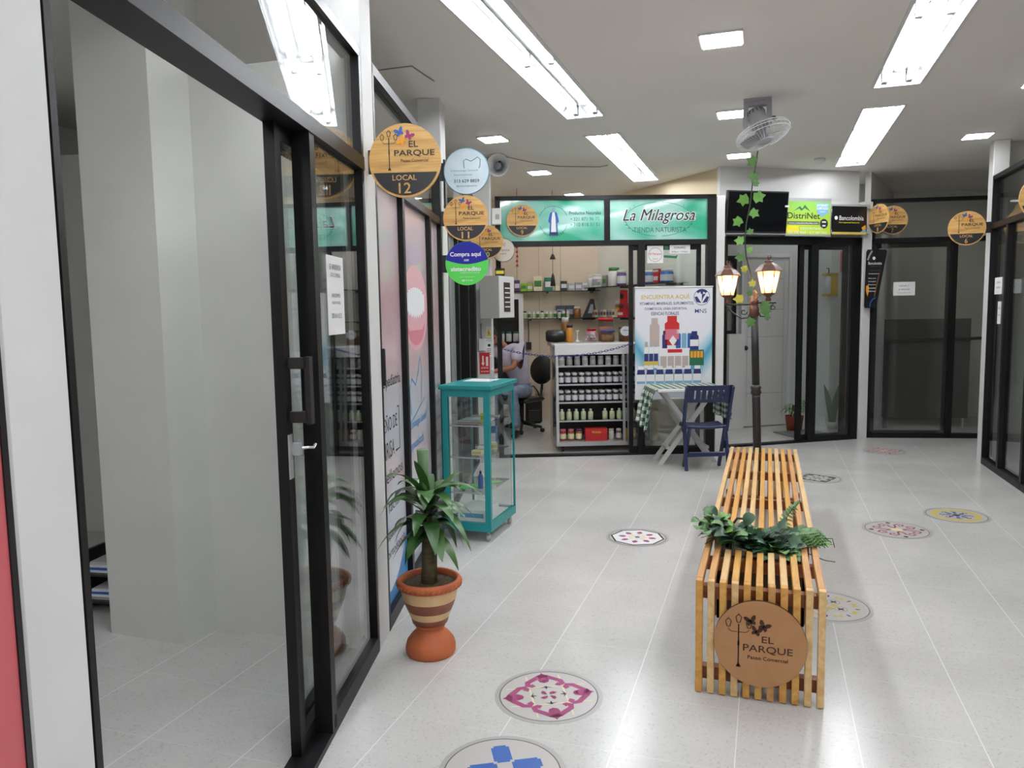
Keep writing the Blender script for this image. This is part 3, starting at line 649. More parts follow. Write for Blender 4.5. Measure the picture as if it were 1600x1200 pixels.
def a1(m, y):
    vine(m, .62, 2.4, .145, 20, 160, y); vine(m, .62, 2.4, .145, 200, 340, y); robed(m, .622, 2.255, .285, y)
    m.use(INK); m.text('Productos Naturales', .94, 2.475, .32, .035, y, off=.01); m.use(P_DKGREEN); m.text('• 321 871 96 75', .94, 2.415, .29, .034, y); m.text('• 310 818 31 51', .94, 2.36, .29, .034, y)
def a2(m, y):
    vine(m, 1.69, 2.405, .17, 95, 265, y, 2.0); vine(m, 1.69, 2.405, .17, -85, 85, y, 2.0)
    m.use(P_WHITE); m.text('La Milagrosa', 1.69, 2.43, .755, .165, y, shear=.35, off=.035)
    m.use(INK); m.text('La Milagrosa', 1.69, 2.43, .735, .15, y-.0012, shear=.35); m.use(P_DKGREEN); m.text('TIENDA NATURISTA', 1.70, 2.30, .54, .05, y)
shopsign('pale green glass panel with a blue robed figure and phone numbers', .087, 1.133, a1)
shopsign('pale green glass panel reading La Milagrosa Tienda Naturista', 1.192, 2.185, a2)

# stickers on the fixed pane of the naturist shop
t = thing('round_sticker', 'white square sticker with a round pink badge on shop glass', 'sticker', PM.A, PM.rz)
m = MB().use(P_WHITE).box(1.57, 1.735, .0175, .019, 1.965, 2.14); m.use(P_GREY); m.ring(1.652, 2.05, .066, .072, .017); m.use(P_PINK); m.text('El Parque', 1.652, 2.055, .12, .03, .0168, off=.02); m.text('local', 1.652, 2.01, .05, .02, .0168); m.build('sticker_print', t)
t = thing('opening_hours', 'white opening hours card with a green arrow at the top of shop glass', 'sticker', PM.A, PM.rz)
m = MB().use(P_WHITE).box(1.8, 2.01, .0175, .019, 2.06, 2.145); m.use(GREYINK); m.text('HORARIO', 1.905, 2.118, .12, .022, .0168, off=.01); m.text('8:00am - 7:00pm', 1.905, 2.075, .17, .018, .0168, off=.01)
m.use(P_DKGREEN); m.box(1.745, 1.79, .0175, .019, 2.1, 2.14); m.flatpoly([(1.74, 2.02), (1.87, 2.01), (1.885, 2.05), (1.86, 2.035), (1.74, 2.045)], .018); m.build('card_print', t)

# ------------------------------------------------------------------ slatted bench with planter
def bench():
    x0, y0, W, LEN, Z = -.247, 2.925, .47, 2.98, .455
    t = thing('slatted_bench', 'long slatted wooden bench with a planter opening and round sign', 'bench', (0, y0, 0))
    n = 11; w = .026; pitch = (W-w)/(n-1)
    order = [2, 2, 1, 3, 0, 3, 1, 1, 3, 2, 2]; order2 = [1, 2, 0, 1, 1, 0, 0, 1, 0, 2, 1]; front = [0, 1, 3, 1, 0, 3, 2, 0, 3, 1, 1]
    for nm, ya, yb, top in (('front_slats', 0, .42, 1), ('rear_slats', .80, LEN, 1)):
        m = MB()
        for k in range(n):
            xa = x0+k*pitch; d = random.uniform(-.0015, .0015)
            m.use(WD[(order if nm == 'front_slats' else order2)[k]]); m.bbox(xa+d, xa+w+d, ya+(.032 if ya == 0 else 0), yb-(.032 if yb == LEN else 0), Z-.032, Z, .002)
        m.build(nm, t)
    m = MB()
    for k in (0, 1, n-2, n-1): m.use(WD[order[k]]).bbox(x0+k*pitch, x0+k*pitch+w, .42, .8, Z-.032, Z, .002)
    m.build('side_slats', t)
    m = MB()
    for k in range(n):
        xa = x0+k*pitch; m.use(WD[front[k]]).bbox(xa, xa+w, 0, .032, .004, Z-.0005, .002)
    m.build('end_panel', t)
    m = MB()
    for k in range(n):
        xa = x0+k*pitch; m.use(WD[order2[k]]).bbox(xa, xa+w, LEN-.032, LEN, .004, Z-.0005, .002)
    m.build('rear_end_panel', t)
    for yy, zz in ((.055, Z-.058), (.055, .07), (.395, Z-.058), (.83, Z-.058), (1.5, Z-.058), (2.25, Z-.058), (LEN-.055, Z-.058), (LEN-.055, .07)):
        MB().use(WDX).box(x0+.004, x0+W-.004, yy-.02, yy+.02, zz-.025, zz+.025).build('crossbar', t)
    for yy in (.8, 1.9):
        for xx in (x0+.02, x0+W-.055): MB().use(WDX).box(xx, xx+.035, yy, yy+.035, .0, Z-.084).build('leg', t)
    m = MB().use(mat('planter_plywood', srgb(72, 56, 40), .7))
    xa, xb, ya, yb = x0+.055, x0+W-.055, .425, .795
    m.box(xa, xb, ya, yb, .14, .15); m.box(xa, xa+.01, ya, yb, .14, Z-.03); m.box(xb-.01, xb, ya, yb, .14, Z-.03); m.box(xa, xb, ya, ya+.01, .14, Z-.03); m.box(xa, xb, yb-.01, yb, .14, Z-.03)
    b = m.build('planter_box', t); MB().use(SOIL).box(xa+.01, xb-.01, ya+.01, yb-.01, .15, Z-.09).build('soil', b)
    s = MB(Matrix.Translation((-.008, -.004, .232))).use(MDF).lathe([(0, -.012), (.168, -.012), (.168, 0), (0, 0)], axis='y', n=64)
    s.use(BURN).lathe([(.1685, -.0115), (.1685, -.0005)], axis='y', n=64, cap=False); s = s.build('sign_board', t); tag(s, 'round engraved wooden board')
    m = MB(Matrix.Translation((-.008, -.0168, .232))); y = -.0003; r = .168
    lamp_logo(m, -.46*r, -.58*r, .55*r, r*.62, y, BURN); m.use(BURN)
    m.text('EL', .17*r, .12*r, .26*r, .15*r, y, off=.006); m.text('PARQUE', .17*r, -.12*r, 1.06*r, .19*r, y, off=.006); m.text('Paseo Comercial', .17*r, -.32*r, .86*r, .09*r, y, off=.008)
    butterfly(m, -.2*r, .52*r, .12*r, 15, y, BURN); butterfly(m, .08*r, .42*r, .12*r, -25, y, BURN); butterfly(m, -.08*r, .29*r, .11*r, -15, y, BURN)
    m.build('engraving', s)
bench()

# ------------------------------------------------------------------ plants
def oval_leaf(m, base, d, up, L_, W_, curl=.15, n=5, shape=None):
    d = Vector(d).normalized(); up = Vector(up).normalized(); base = Vector(base); P = []; Wd = []
    for i in range(n+1):
        f = i/n; P.append(base+d*L_*f+up*(curl*L_*sin(pi*f)-curl*L_*.8*f*f)); Wd.append(W_*.5*(shape(f) if shape else sin(pi*min(1, .06+f*.94))**.7) if 0 < i < n else .001)
    m.blade(P, Wd, up)
def clump(name, label, cat, loc, builder, group=None):
    t = thing(name, label, cat, loc); builder(t); return t
def round_leaf_plant(t):
    ms = MB().use(STEM, True); rnd = random.Random(3); leaves = {k: MB().use(k, True) for k in (LEAFA, LEAFB, LEAFC)}
    for k in range(22):
        a = rnd.uniform(1.5, 5.0) if k < 16 else rnd.uniform(0, 6.3); e = rnd.uniform(.15, .95); ln = rnd.uniform(.08, .19)
        d = Vector((cos(a)*cos(e), sin(a)*cos(e), sin(e))); tip = d*ln+Vector((0, 0, -.05*ln/.2))
        ms.tube([(0, 0, -.02), d*ln*.5+Vector((0, 0, .02)), tip], .0016, 5)
        for j in range(4):
            p = d*ln*(.4+.2*j)+Vector((0, 0, .012)); sd = Vector((-d.y, d.x, .15))*(1 if j % 2 else -1)
            m = leaves[LEAFC if rnd.random() < .13 else (LEAFB if rnd.random() < .3 else LEAFA)]
            oval_leaf(m, p, sd+d*.5+Vector((0, 0, rnd.uniform(-.3, .4))), Vector((rnd.uniform(-.3, .3), rnd.uniform(-.5, -.1), 1)), rnd.uniform(.055, .075), rnd.uniform(.046, .06))
    ms.build('stem', t)
    for k, m in leaves.items():
        if m.v: m.build('leaf_cluster', t)
clump('round_leaved_plant', 'round leaved artificial plant at the left end of bench planter', 'plant', (-.14, 3.47, .435), round_leaf_plant)
def star_leaf(m, base, d, up, L_):
    d = Vector(d).normalized(); up = Vector(up).normalized(); sd = d.cross(up).normalized(); b = Vector(base)
    pts = [(0, 0), (.12, .42), (.40, .34), (.62, .5), (.70, .2), (1, 0), (.70, -.2), (.62, -.5), (.40, -.34), (.12, -.42)]
    V = [b+d*L_*x+sd*L_*y+up*L_*.12*(abs(y)*1.2-x*x*.6) for x, y in pts]; c = b+d*L_*.42+up*L_*.04
    m.add(V+[c], [(i, (i+1) % 10, 10) for i in range(10)])
def ivy_plant(t):
    rnd = random.Random(5); ms = MB().use(STEM, True); la = MB().use(LEAFA, True); lb = MB().use(LEAFB, True)
    for k in range(40):
        a = rnd.uniform(0, 6.3); ln = rnd.uniform(.07, .18); e = rnd.uniform(.2, 1.1); d = Vector((cos(a)*cos(e), sin(a)*cos(e)*.9, sin(e)*.75))
        ms.tube([(0, 0, -.03), d*ln*.6+Vector((0, 0, .02)), d*ln], .0014, 5)
        for j in range(4): star_leaf((la if rnd.random() < .75 else lb), d*ln*(.45+.18*j), d+Vector((rnd.uniform(-.8, .8), rnd.uniform(-.8, .8), rnd.uniform(-.5, .5))), (rnd.uniform(-.3, .3), rnd.uniform(-.6, 0), 1), rnd.uniform(.05, .072))
    ms.build('stem', t); la.build('leaf_cluster', t); lb.build('leaf_cluster', t)
clump('ivy_plant', 'dark ivy with pointed leaves in the middle of bench planter', 'plant', (-.02, 3.46, .43), ivy_plant)
def frond(ms, ml, path, w):
    P = [Vector(p) for p in path]; ms.tube(P, .0018, 5); N_ = 16
    def at(f):
        x = f*(len(P)-1); i = min(int(x), len(P)-2); return P[i].lerp(P[i+1], x-i), (P[i+1]-P[i]).normalized()
    for k in range(2, N_+1):
        p, tg = at(k/N_); sd = tg.cross(Vector((0, -.3, 1))).normalized(); l = w*sin(pi*min(1, .12+.88*k/N_))**.6*(1-.4*(k/N_)**3)
        for a in (-1, 1): ml.blade([p, p+(sd*a+tg*.25)*l*.5, p+(sd*a+tg*.35)*l-Vector((0, 0, .15*l))], [.007, .0075, .001], (0, -.3, 1))
def fern_plant(t):
    rnd = random.Random(8); ms = MB().use(STEM, True); ml = MB().use(LEAFB, True); mc = MB().use(LEAFC, True)
    frond(ms, ml, [(-.05, 0, -.02), (-.045, .0, .06), (-.02, .0, .13), (.01, 0, .18), (.03, -.01, .205)], .042)
    frond(ms, mc, [(.0, -.02, .0), (.06, -.03, .035), (.12, -.04, .03), (.165, -.05, .028)], .028)
    for k in range(14):
        a = rnd.uniform(-1.5, 2.2); ln = rnd.uniform(.11, .17); d = Vector((cos(a), sin(a)*.8, 0))
        frond(ms, ml, [(-.02, 0, -.02), d*ln*.3+Vector((0, 0, .06)), d*ln*.65+Vector((0, 0, .07)), d*ln+Vector((0, 0, .02))], .034)
    ms.tube([(.05, -.1, 0), (.13, -.13, -.02), (.17, -.14, -.02)], .002, 5); ms.tube([(.12, -.02, .04), (.165, -.03, .05), (.175, -.03, .01)], .002, 5)
    ms.build('stem', t); ml.build('frond_cluster', t); mc.build('frond_cluster', t)
clump('fern_plant', 'green fern with one upright frond at the right of bench planter', 'plant', (.12, 3.54, .44), fern_plant)
def broad_plant(t):
    rnd = random.Random(11); ml = MB().use(LEAFA, True); mb_ = MB().use(LEAFB, True)
    for k in range(34):
        a = rnd.uniform(-3.3, 1.0); e = rnd.uniform(.1, .8); d = Vector((cos(a)*cos(e), sin(a)*cos(e), sin(e)*.8))
        oval_leaf(ml if k % 3 else mb_, d*rnd.uniform(.02, .07), d, (rnd.uniform(-.2, .2), -.35, 1), rnd.uniform(.07, .1), rnd.uniform(.04, .055))
    ml.build('leaf_cluster', t); mb_.build('leaf_cluster', t)
clump('broad_leaved_plant', 'dark broad leaved plant spilling over the front of bench planter', 'plant', (.06, 3.42, .42), broad_plant)
m = MB().use(STEM, True); m.tube([(-.06, 0, 0), (-.06, 0, .07), (-.04, 0, .10), (-.01, 0, .10), (.015, 0, .07), (.02, 0, .04)], .006, 8)
one(m, 'bent_stalk', 'thin arched green stalk rising behind the round leaved plant', 'plant', (-.08, 3.66, .41))

def dracaena():
    X, Y = -1.395, 2.955
    t = thing('clay_pot', 'striped terracotta urn pot standing by the near white pillar', 'plant pot', (X, Y, 0))
    b = [(.0, 0), (.104, 0), (.110, .012), (.111, .035), (.104, .06), (.085, .085), (.064, .105), (.058, .118), (.066, .125), (.072, .14)]
    MB().use(CLAY, True).lathe(b, n=40).build('foot', t)
    for mm, pr in ((CLAYB, [(.072, .14), (.078, .143), (.084, .168)]), (CLAYC, [(.084, .168), (.09, .18), (.098, .202)]), (CLAYB, [(.098, .202), (.108, .225), (.116, .25)]), (CLAYC, [(.116, .25), (.121, .27), (.126, .3)])):
        MB().use(mm, True).lathe(pr, n=40, cap=False).build('band', t)
    m = MB().use(CLAY, True).lathe([(.126, .3), (.136, .305), (.142, .318), (.141, .335), (.13, .343), (.122, .338), (.118, .31), (.11, .27)], n=40, cap=False)
    for k in range(40):
        a = 2*pi*k/40; m.tube([(.140*cos(a), .140*sin(a), .309), (.1435*cos(a+.12), .1435*sin(a+.12), .327)], .0035, 5)
    m.build('rim', t)
    MB().use(SOIL, True).lathe([(0, .318), (.06, .322), (.12, .316)], n=30, cap=False).build('soil', t)
    p = thing('dracaena_plant', 'leafy green dracaena with a thick trunk in the striped urn', 'plant', (X, Y, .31))
    m = MB().use(TRUNK, True); m.tube([(.0, 0, 0), (0, 0, .06), (-.003, 0, .13), (.0, 0, .25), (.005, 0, .33)], [.037, .033, .028, .024, .012], 12)
    m.tube([(-.015, .01, .02), (-.02, .02, .3)], [.02, .012], 8); m.tube([(.02, .0, .0), (.028, .005, .2)], [.018, .012], 8); m.build('trunk', p)
    rnd = random.Random(21); ml = MB().use(LEAFD, True)
    def lf(z, a, ln, rise, droop, w):
        d = Vector((cos(a), sin(a), 0)); P = [];Wd = []
        for i in range(9):
            f = i/8; P.append(Vector((0, 0, z))+d*ln*(f-.12*f*f*droop)+Vector((0, 0, rise*ln*f-droop*ln*f*f))); Wd.append(w*max(.05, sin(pi*(.1+.9*f)**.8)**.75) if f < 1 else .001)
        ml.blade(P, Wd, Vector((0, 0, 1))-d*.2, fold=.18)
    for k in range(32):
        f = k/31; z = .21+.19*f; a = k*2.399+rnd.uniform(-.3, .3); lf(z, a, rnd.uniform(.17, .25)*(1 if f > .25 else .8), rnd.uniform(.5, 1.15)*(.35+f), rnd.uniform(.75, 1.3), rnd.uniform(.032, .043))
    lf(.42, 4.6, .10, 2.0, .5, .024); lf(.38, .3, .30, .95, 1.0, .022); lf(.36, pi, .24, 1.1, 1.2, .028); lf(.3, -.3, .28, .7, 1.1, .024); lf(.26, 3.6, .25, .5, .9, .03); lf(.3, .9, .2, 1.8, .9, .03)
    ml.build('leaves', p)
    m = MB().use(noisy('cut_cane', srgb(112, 140, 98), srgb(90, 118, 80), 10, .7), True); m.tube([(-.012, 0, .40), (-.014, 0, .50), (-.014, .0, .60)], [.018, .021, .027], 10); m.build('cut_stem', p)
dracaena()

# ------------------------------------------------------------------ round floor stickers
def sticker(label, x, y, ang, art, r=.205):
    t = thing('floor_sticker', label, 'floor sticker', (x, y, 0), 0, group='round patterned floor stickers'); 
    T = Matrix.Rotation(ang, 4, 'Z') @ Matrix.Rotation(-pi/2, 4, 'X')      # local xz -> floor, -y -> up
    m = MB(T).use(flat('sticker_edge', 176, 175, 172, .3)).lathe([(0, -.0006), (r, -.0006), (r, 0.0)], axis='y', n=56, cap=False)
    m.use(flat('sticker_ground', 196, 192, 190, .3)).disc(0, 0, r*.9, -.0008, 56); m.use(GREYINK).ring(0, 0, r*.895, r*.915, -.001, 56)
    art(m, r*.88, -.0012); m.build('printed_disc', t)
def rot(pts, a): return [(x*cos(a)-z*sin(a), x*sin(a)+z*cos(a)) for x, z in pts]
def petal(m, r, a, w, l, off, y): m.flatpoly(rot([(off*r+l*r*f, s*w*r*sin(pi*f)**.8) for s, fs in ((1, [k/8 for k in range(9)]), (-1, [k/8 for k in range(7, 0, -1)])) for f in fs], a), y)
def art_floral(m, r, y, c1=P_PURP, c2=INK):
    for k in range(4):
        a = k*pi/2+.35; m.use(P_CREAM); stroke(m, rot([(.36*r, -.85*r), (.36*r, .85*r)], a), .006, y)
        m.use(c1)
        for sg in (-1, 1): stroke(m, rot([(.86*r, 0), (.78*r, sg*.12*r), (.68*r, sg*.24*r), (.58*r, sg*.36*r), (.46*r, sg*.38*r), (.42*r, sg*.30*r), (.46*r, sg*.24*r)], a), .024, y-.0002)
        m.flatpoly(rot([(.98*r, 0), (.88*r, .06*r), (.86*r, .14*r), (.78*r, .08*r), (.68*r, .12*r), (.6*r, .06*r), (.56*r, 0), (.6*r, -.06*r), (.68*r, -.12*r), (.78*r, -.08*r), (.86*r, -.14*r), (.88*r, -.06*r)], a), y-.0002); m.flatpoly(rot([(.68*r, .13*r), (.56*r, .09*r), (.52*r, 0), (.56*r, -.09*r), (.68*r, -.13*r), (.62*r, 0)], a), y-.0002)
        m.use(c2); m.flatpoly(rot([(.38*r, .0), (.3*r, .14*r), (.33*r, .03*r), (.24*r, 0), (.33*r, -.03*r), (.3*r, -.14*r)], a), y-.0002)
        m.use(c1); petal(m, r, a+.8, .045, .16, .04, y-.0002); petal(m, r, a+.55, .03, .12, .1, y-.0002)
def art_blue(m, r, y):
    m.use(P_BLUE); s = r*.40
    for i in range(-3, 4):
        for j in range(-3, 4):
            cx, cz = (i+.2)*s, (j+.35)*s
            hx, hz = (s*.66, s*.42) if i % 2 else (s*.42, s*.66)
            if (i % 2) ^ (j % 2) and cx*cx+cz*cz < (r*.86)**2:
                if cx*cx+cz*cz > (r*.62)**2: hx *= .75; hz *= .75
                k = s*.13; P = [(-hx, -hz+k), (-hx+k, -hz+k), (-hx+k, -hz), (hx-k, -hz), (hx-k, -hz+k), (hx, -hz+k), (hx, hz-k), (hx-k, hz-k), (hx-k, hz), (-hx+k, hz), (-hx+k, hz-k), (-hx, hz-k)]
                m.flatpoly(rot([(cx+a, cz+b) for a, b in P], .3), y)
def art_star(m, r, y):
    m.use(P_WHITE).disc(0, 0, r*.94, y, 8); m.use(INK).ring(0, 0, r*.92, r*.99, y-.0001, 8); m.use(P_BLUE).disc(0, 0, r*.1, y-.0002, 12)
    for k in range(8):
        a = k*pi/4; m.use(P_CREAM); petal(m, r, a, .08, .26, .12, y-.0002); m.use(P_PURP); petal(m, r, a, .1, .3, .4, y-.0002); m.flatpoly(rot([(.45*r, .13*r), (.6*r, 0), (.45*r, -.13*r), (.5*r, 0)], a), y-.0003)
def art_gold(m, r, y):
    for k in range(8):
        a = k*pi/4+.3; m.use(P_GOLD); m.flatpoly(rot([(.62*r, .12*r), (.82*r, .1*r), (.74*r, 0), (.82*r, -.1*r), (.62*r, -.12*r), (.68*r, 0)], a), y); m.use(P_NAVY)
        petal(m, r, a+.39, .03, .16, .66, y)
    for k in range(4):
        a = k*pi/2+.3; m.use(P_GOLD); petal(m, r, a, .1, .25, .05, y); c = rot([(.36*r, 0)], a+.78)[0]; m.use(GREYINK); m.ring(c[0], c[1], .155*r, .165*r, y, 20); m.use(INK)
        for e in (.78, 2.35): stroke(m, [(c[0]-.1*r*cos(e), c[1]-.1*r*sin(e)), (c[0]+.1*r*cos(e), c[1]+.1*r*sin(e))], .009, y-.0002)
def art_grey(m, r, y): art_floral(m, r, y, GREYINK, INK)
def art_scroll(m, r, y, c=flat('print_maroon', 140, 46, 84)):
    m.use(P_CREAM).disc(0, 0, .2*r, y, 16)
    for k in range(4):
        a = k*pi/2+.2; m.use(c)
        for sg in (-1, 1): stroke(m, rot([(.2*r, 0), (.4*r, sg*.1*r), (.6*r, sg*.12*r), (.72*r, sg*.28*r), (.62*r, sg*.42*r), (.46*r, sg*.38*r), (.46*r, sg*.26*r), (.56*r, sg*.25*r)], a), .013, y-.0002)
        m.use(INK); m.flatpoly(rot([(.98*r, 0), (.85*r, .1*r), (.76*r, 0), (.85*r, -.1*r)], a), y-.0002)
def art_yb(m, r, y):
    m.use(P_GOLD).ring(0, 0, .66*r, .86*r, y, 40); m.use(INK).disc(0, 0, .14*r, y, 12)
    for k in range(8):
        a = k*pi/4; m.use(P_NAVY if k % 2 else P_BLUE); petal(m, r, a, .07, .28, .16, y-.0002); m.use(P_NAVY); stroke(m, rot([(.4*r, 0), (.52*r, .1*r), (.56*r, 0), (.52*r, -.1*r), (.4*r, 0)], a), .008, y-.0002)
sticker('round floor sticker with blue tile checks, cut off by the lower picture edge', -.80, 2.21, .2, art_blue, .212)
sticker('round floor sticker with four magenta scroll flowers, left of the bench front', -.79, 2.735, .1, art_floral, .212)
sticker('round floor sticker with an eight pointed magenta star, left of the bench planter', -.793, 4.90, 0, art_star)
sticker('round floor sticker with gold and navy motifs, half hidden behind the bench front', .31, 4.0, 0, art_gold, .212)
sticker('round grey outlined floor sticker right of the far bench end', .435, 7.06, 0, art_grey, .21)
sticker('pale pink round floor sticker nearest the dark shop', 1.17, 8.58, 0, lambda m, r, y: art_scroll(m, r, y, P_PINK), .21)
sticker('round floor sticker with maroon scrolls, right of the bench planter', .845, 5.53, 0, art_scroll, .213)
sticker('round floor sticker with a gold ring and blue petals, nearest the right shop', 1.302, 6.03, 0, art_yb, .213)

# ------------------------------------------------------------------ street lamp beyond the bench
IRON = noisy('black_iron', srgb(30, 28, 30), srgb(42, 38, 38), 20, .5); RUST = noisy('brown_iron', srgb(78, 46, 38), srgb(104, 66, 52), 20, .5)
BULB = mat('lit_bulb', (1, .9, .7), .5, emit=(1, .72, .36), estr=34)
LGLASS = glass_mat('lantern_glass', (1, .93, .8), .8)
def _lg():
    m = LGLASS; mx = [n for n in m.node_tree.nodes if n.type == 'MIX_SHADER'][0]; tr = [n for n in m.node_tree.nodes if n.type == 'BSDF_TRANSPARENT'][0]
    tl = N(m, 'ShaderNodeBsdfTranslucent'); tl.inputs[0].default_value = (1, .8, .5, 1); m2 = N(m, 'ShaderNodeMixShader'); m2.inputs[0].default_value = .45
    L(m, tr.outputs[0], m2.inputs[1]); L(m, tl.outputs[0], m2.inputs[2]); L(m, m2.outputs[0], mx.inputs[1])
_lg()
def street_lamp():
    X, Y = -.043, 6.0
    t = thing('street_lamp', 'black iron street lamp with two lit lanterns behind the bench', 'lamp', (X, Y, 0)); ln = lambda z: -.05*z/1.5
    MB().use(IRON, True).lathe([(.0, 0), (.075, 0), (.075, .02), (.05, .035), (.034, .08), (.030, .2)], n=20).build('base', t)
    MB().use(IRON, True).tube([(ln(z), 0, z) for z in (.15, .5, .82, .84)], .030, 12).tube([(ln(z), 0, z) for z in (.84, .86, .88, .9, .92)], [.03, .041, .034, .041, .026], 14).tube([(ln(z), 0, z) for z in (.92, 1.2, 1.43)], [.028, .027, .025], 12).build('pole', t)
    x = ln(1.5)
    MB().use(RUST, True).tube([(x, 0, z) for z in (1.42, 1.44, 1.46, 1.5, 1.51, 1.53, 1.55, 1.56, 1.6, 1.62, 1.63)], [.022, .034, .036, .036, .028, .028, .034, .024, .024, .016, .004], 14).build('collar', t)
    for sx, xe in ((-1, -.245), (1, .085)):
        m = MB().use(IRON, True); zz = 1.525 if sx < 0 else 1.535; xo = x
        m.tube([(xo, 0, zz), (xe+sx*.02, 0, zz)], .007, 8)
        sp = [(xe+sx*.0, 0, zz-.01), (xe-sx*.03, 0, zz-.055), (xo+sx*.09, 0, zz-.105), (xo+sx*.045, 0, zz-.10), (xo+sx*.022, 0, zz-.05)]; m.tube(sp, .006, 7)
        for cx, cz, rr, a0 in ((xo+sx*.075, zz-.055, .026, 0), (xe, zz-.035, .022, 2)):
            m.tube([(cx+rr*(1-.07*k)*cos(a0+sx*k*.6), 0, cz+rr*(1-.07*k)*sin(a0+sx*k*.6)) for k in range(11)], .0045, 6)
        m.build('arm', t)
    for xe, zb, s in ((-.245, 1.535, 1.0), (.048, 1.545, 1.06)):
        l = MB(Matrix.Translation((xe, -.02 if xe > 0 else 0, zb))).use(RUST, True)
        l.lathe([(0, 0), (.018, 0), (.022, .012), (.014, .03), (.03, .045), (.045*s, .055), (.045*s, .062), (0, .062)], n=6)
        l.smooth = False; l.lathe([(.088*s, .205*s), (.096*s, .206*s), (.092*s, .214*s), (.06*s, .25*s), (.028*s, .268*s), (.028*s, .278*s), (.016, .284*s), (.0, .284*s)], n=6)
        for k in range(6):
            a = 2*pi*k/6; l.tube([(.046*s*cos(a), .046*s*sin(a), .06), (.078*s*cos(a), .078*s*sin(a), .208*s)], .0035, 5)
        l.tube([(0, 0, .28*s), (0, 0, .3*s)], .01, 8); l.smooth = True
        for k in range(3): a = k*2.1; l.tube([(0, 0, .29*s), (.014*cos(a), .014*sin(a), .305*s), (.01*cos(a), .01*sin(a), .318*s)], .005, 6)
        lo = l.build('lantern', t)
        g = MB(Matrix.Translation((xe, -.02 if xe > 0 else 0, zb))).use(LGLASS)
        for k in range(6):
            a, b = 2*pi*k/6, 2*pi*(k+1)/6
            g.add([(.045*s*cos(a), .045*s*sin(a), .062), (.045*s*cos(b), .045*s*sin(b), .062), (.077*s*cos(b), .077*s*sin(b), .206*s), (.077*s*cos(a), .077*s*sin(a), .206*s)], [(0, 1, 2, 3)])
        g.build('lantern_glass', lo)
        MB(Matrix.Translation((xe, -.02 if xe > 0 else 0, zb))).use(BULB, True).lathe([(0, .1), (.022, .105), (.034, .13), (.036, .155), (.028, .18), (0, .192)], n=12).build('bulb', lo)
        MB(Matrix.Translation((xe, -.02 if xe > 0 else 0, zb))).use(RUST, True).lathe([(.014, .06), (.014, .1)], n=10).build('socket', lo)
street_lamp()

# ------------------------------------------------------------------ ceiling fan
def fan():
    t = thing('orbit_fan', 'grey caged orbit fan hanging from the ceiling', 'fan', (-.088, 5.87, ZC)); G = mat('fan_grey', srgb(178, 178, 182), .4); D = mat('fan_blade', srgb(140, 140, 146), .35)
    m = MB().use(G); m.bbox(-.095, .095, -.06, .06, -.014, 0, .003); m.build('mounting_plate', t)
    m = MB().use(G)
    for a in (-1, 1): m.prism([(a*.095, -.01), (a*.06, -.01), (a*.065, -.18), (a*.085, -.20), (a*.1, -.18)], -.025, .025)
    m.prism([(-.09, -.012), (.09, -.012), (.075, -.045), (-.075, -.045)], -.03, .03); m.build('yoke', t)
    T = Matrix.Translation((-.0, -.01, -.13)) @ Matrix.Rotation(R(-18), 4, 'Y') @ Matrix.Rotation(R(-10), 4, 'X')
    m = MB(T).use(G, True).lathe([(0, .07), (.045, .065), (.062, .04), (.066, -.02), (.072, -.05), (.078, -.062), (0, -.062)], n=28); m.use(BLKPL)
    for k in range(14): a = 2*pi*k/14; m.tube([(.055*cos(a), .055*sin(a), .056), (.064*cos(a), .064*sin(a), .03)], .003, 4)
    mo = m.build('motor', t)
    m = MB().use(BLKPL, True).lathe([(.012, .09), (.018, .1), (.018, .12), (.008, .13)], (0, 0, -.14), 12, 'x').build('knob', t)
    T2 = T @ Matrix.Translation((0, 0, -.13)); m = MB(T2).use(WHITEPL, True); n = 44
    for r_, z in ((.19, 0), (.183, .02), (.183, -.025), (.09, .062), (.06, -.055)): m.tube([(r_*cos(2*pi*k/40), r_*sin(2*pi*k/40), z) for k in range(40)], .0028, 5, close=True)
    for k in range(n):
        a = 2*pi*k/n; c, s_ = cos(a), sin(a)
        m.tube([(.06*c, .06*s_, .066), (.13*c, .13*s_, .055), (.178*c, .178*s_, .025), (.19*c, .19*s_, 0), (.178*c, .178*s_, -.028), (.12*c, .12*s_, -.052), (.05*c, .05*s_, -.056)], .0012, 4)
    m.build('cage', t)
    MB(T2).use(G, True).lathe([(0, -.062), (.05, -.06), (.055, -.05), (.03, -.045), (.03, .05), (0, .05)], n=20).build('hub', t)
    for k in range(3):
        m = MB(T2 @ Matrix.Rotation(2*pi*k/3+.5, 4, 'Z')).use(D, True); V = []; F = []
        for i in range(7):
            r_ = .028+.145*i/6; w_ = .05+.045*sin(pi*i/7)
            for j in range(5): a = (j/4-.5)*2; V.append((r_*cos(a*w_/r_*.55), r_*sin(a*w_/r_*.55), .018*a))
        for i in range(6):
            for j in range(4): F.append((i*5+j, i*5+j+1, i*5+j+6, i*5+j+5))
        m.add(V, F); m.build('blade', t)
fan()

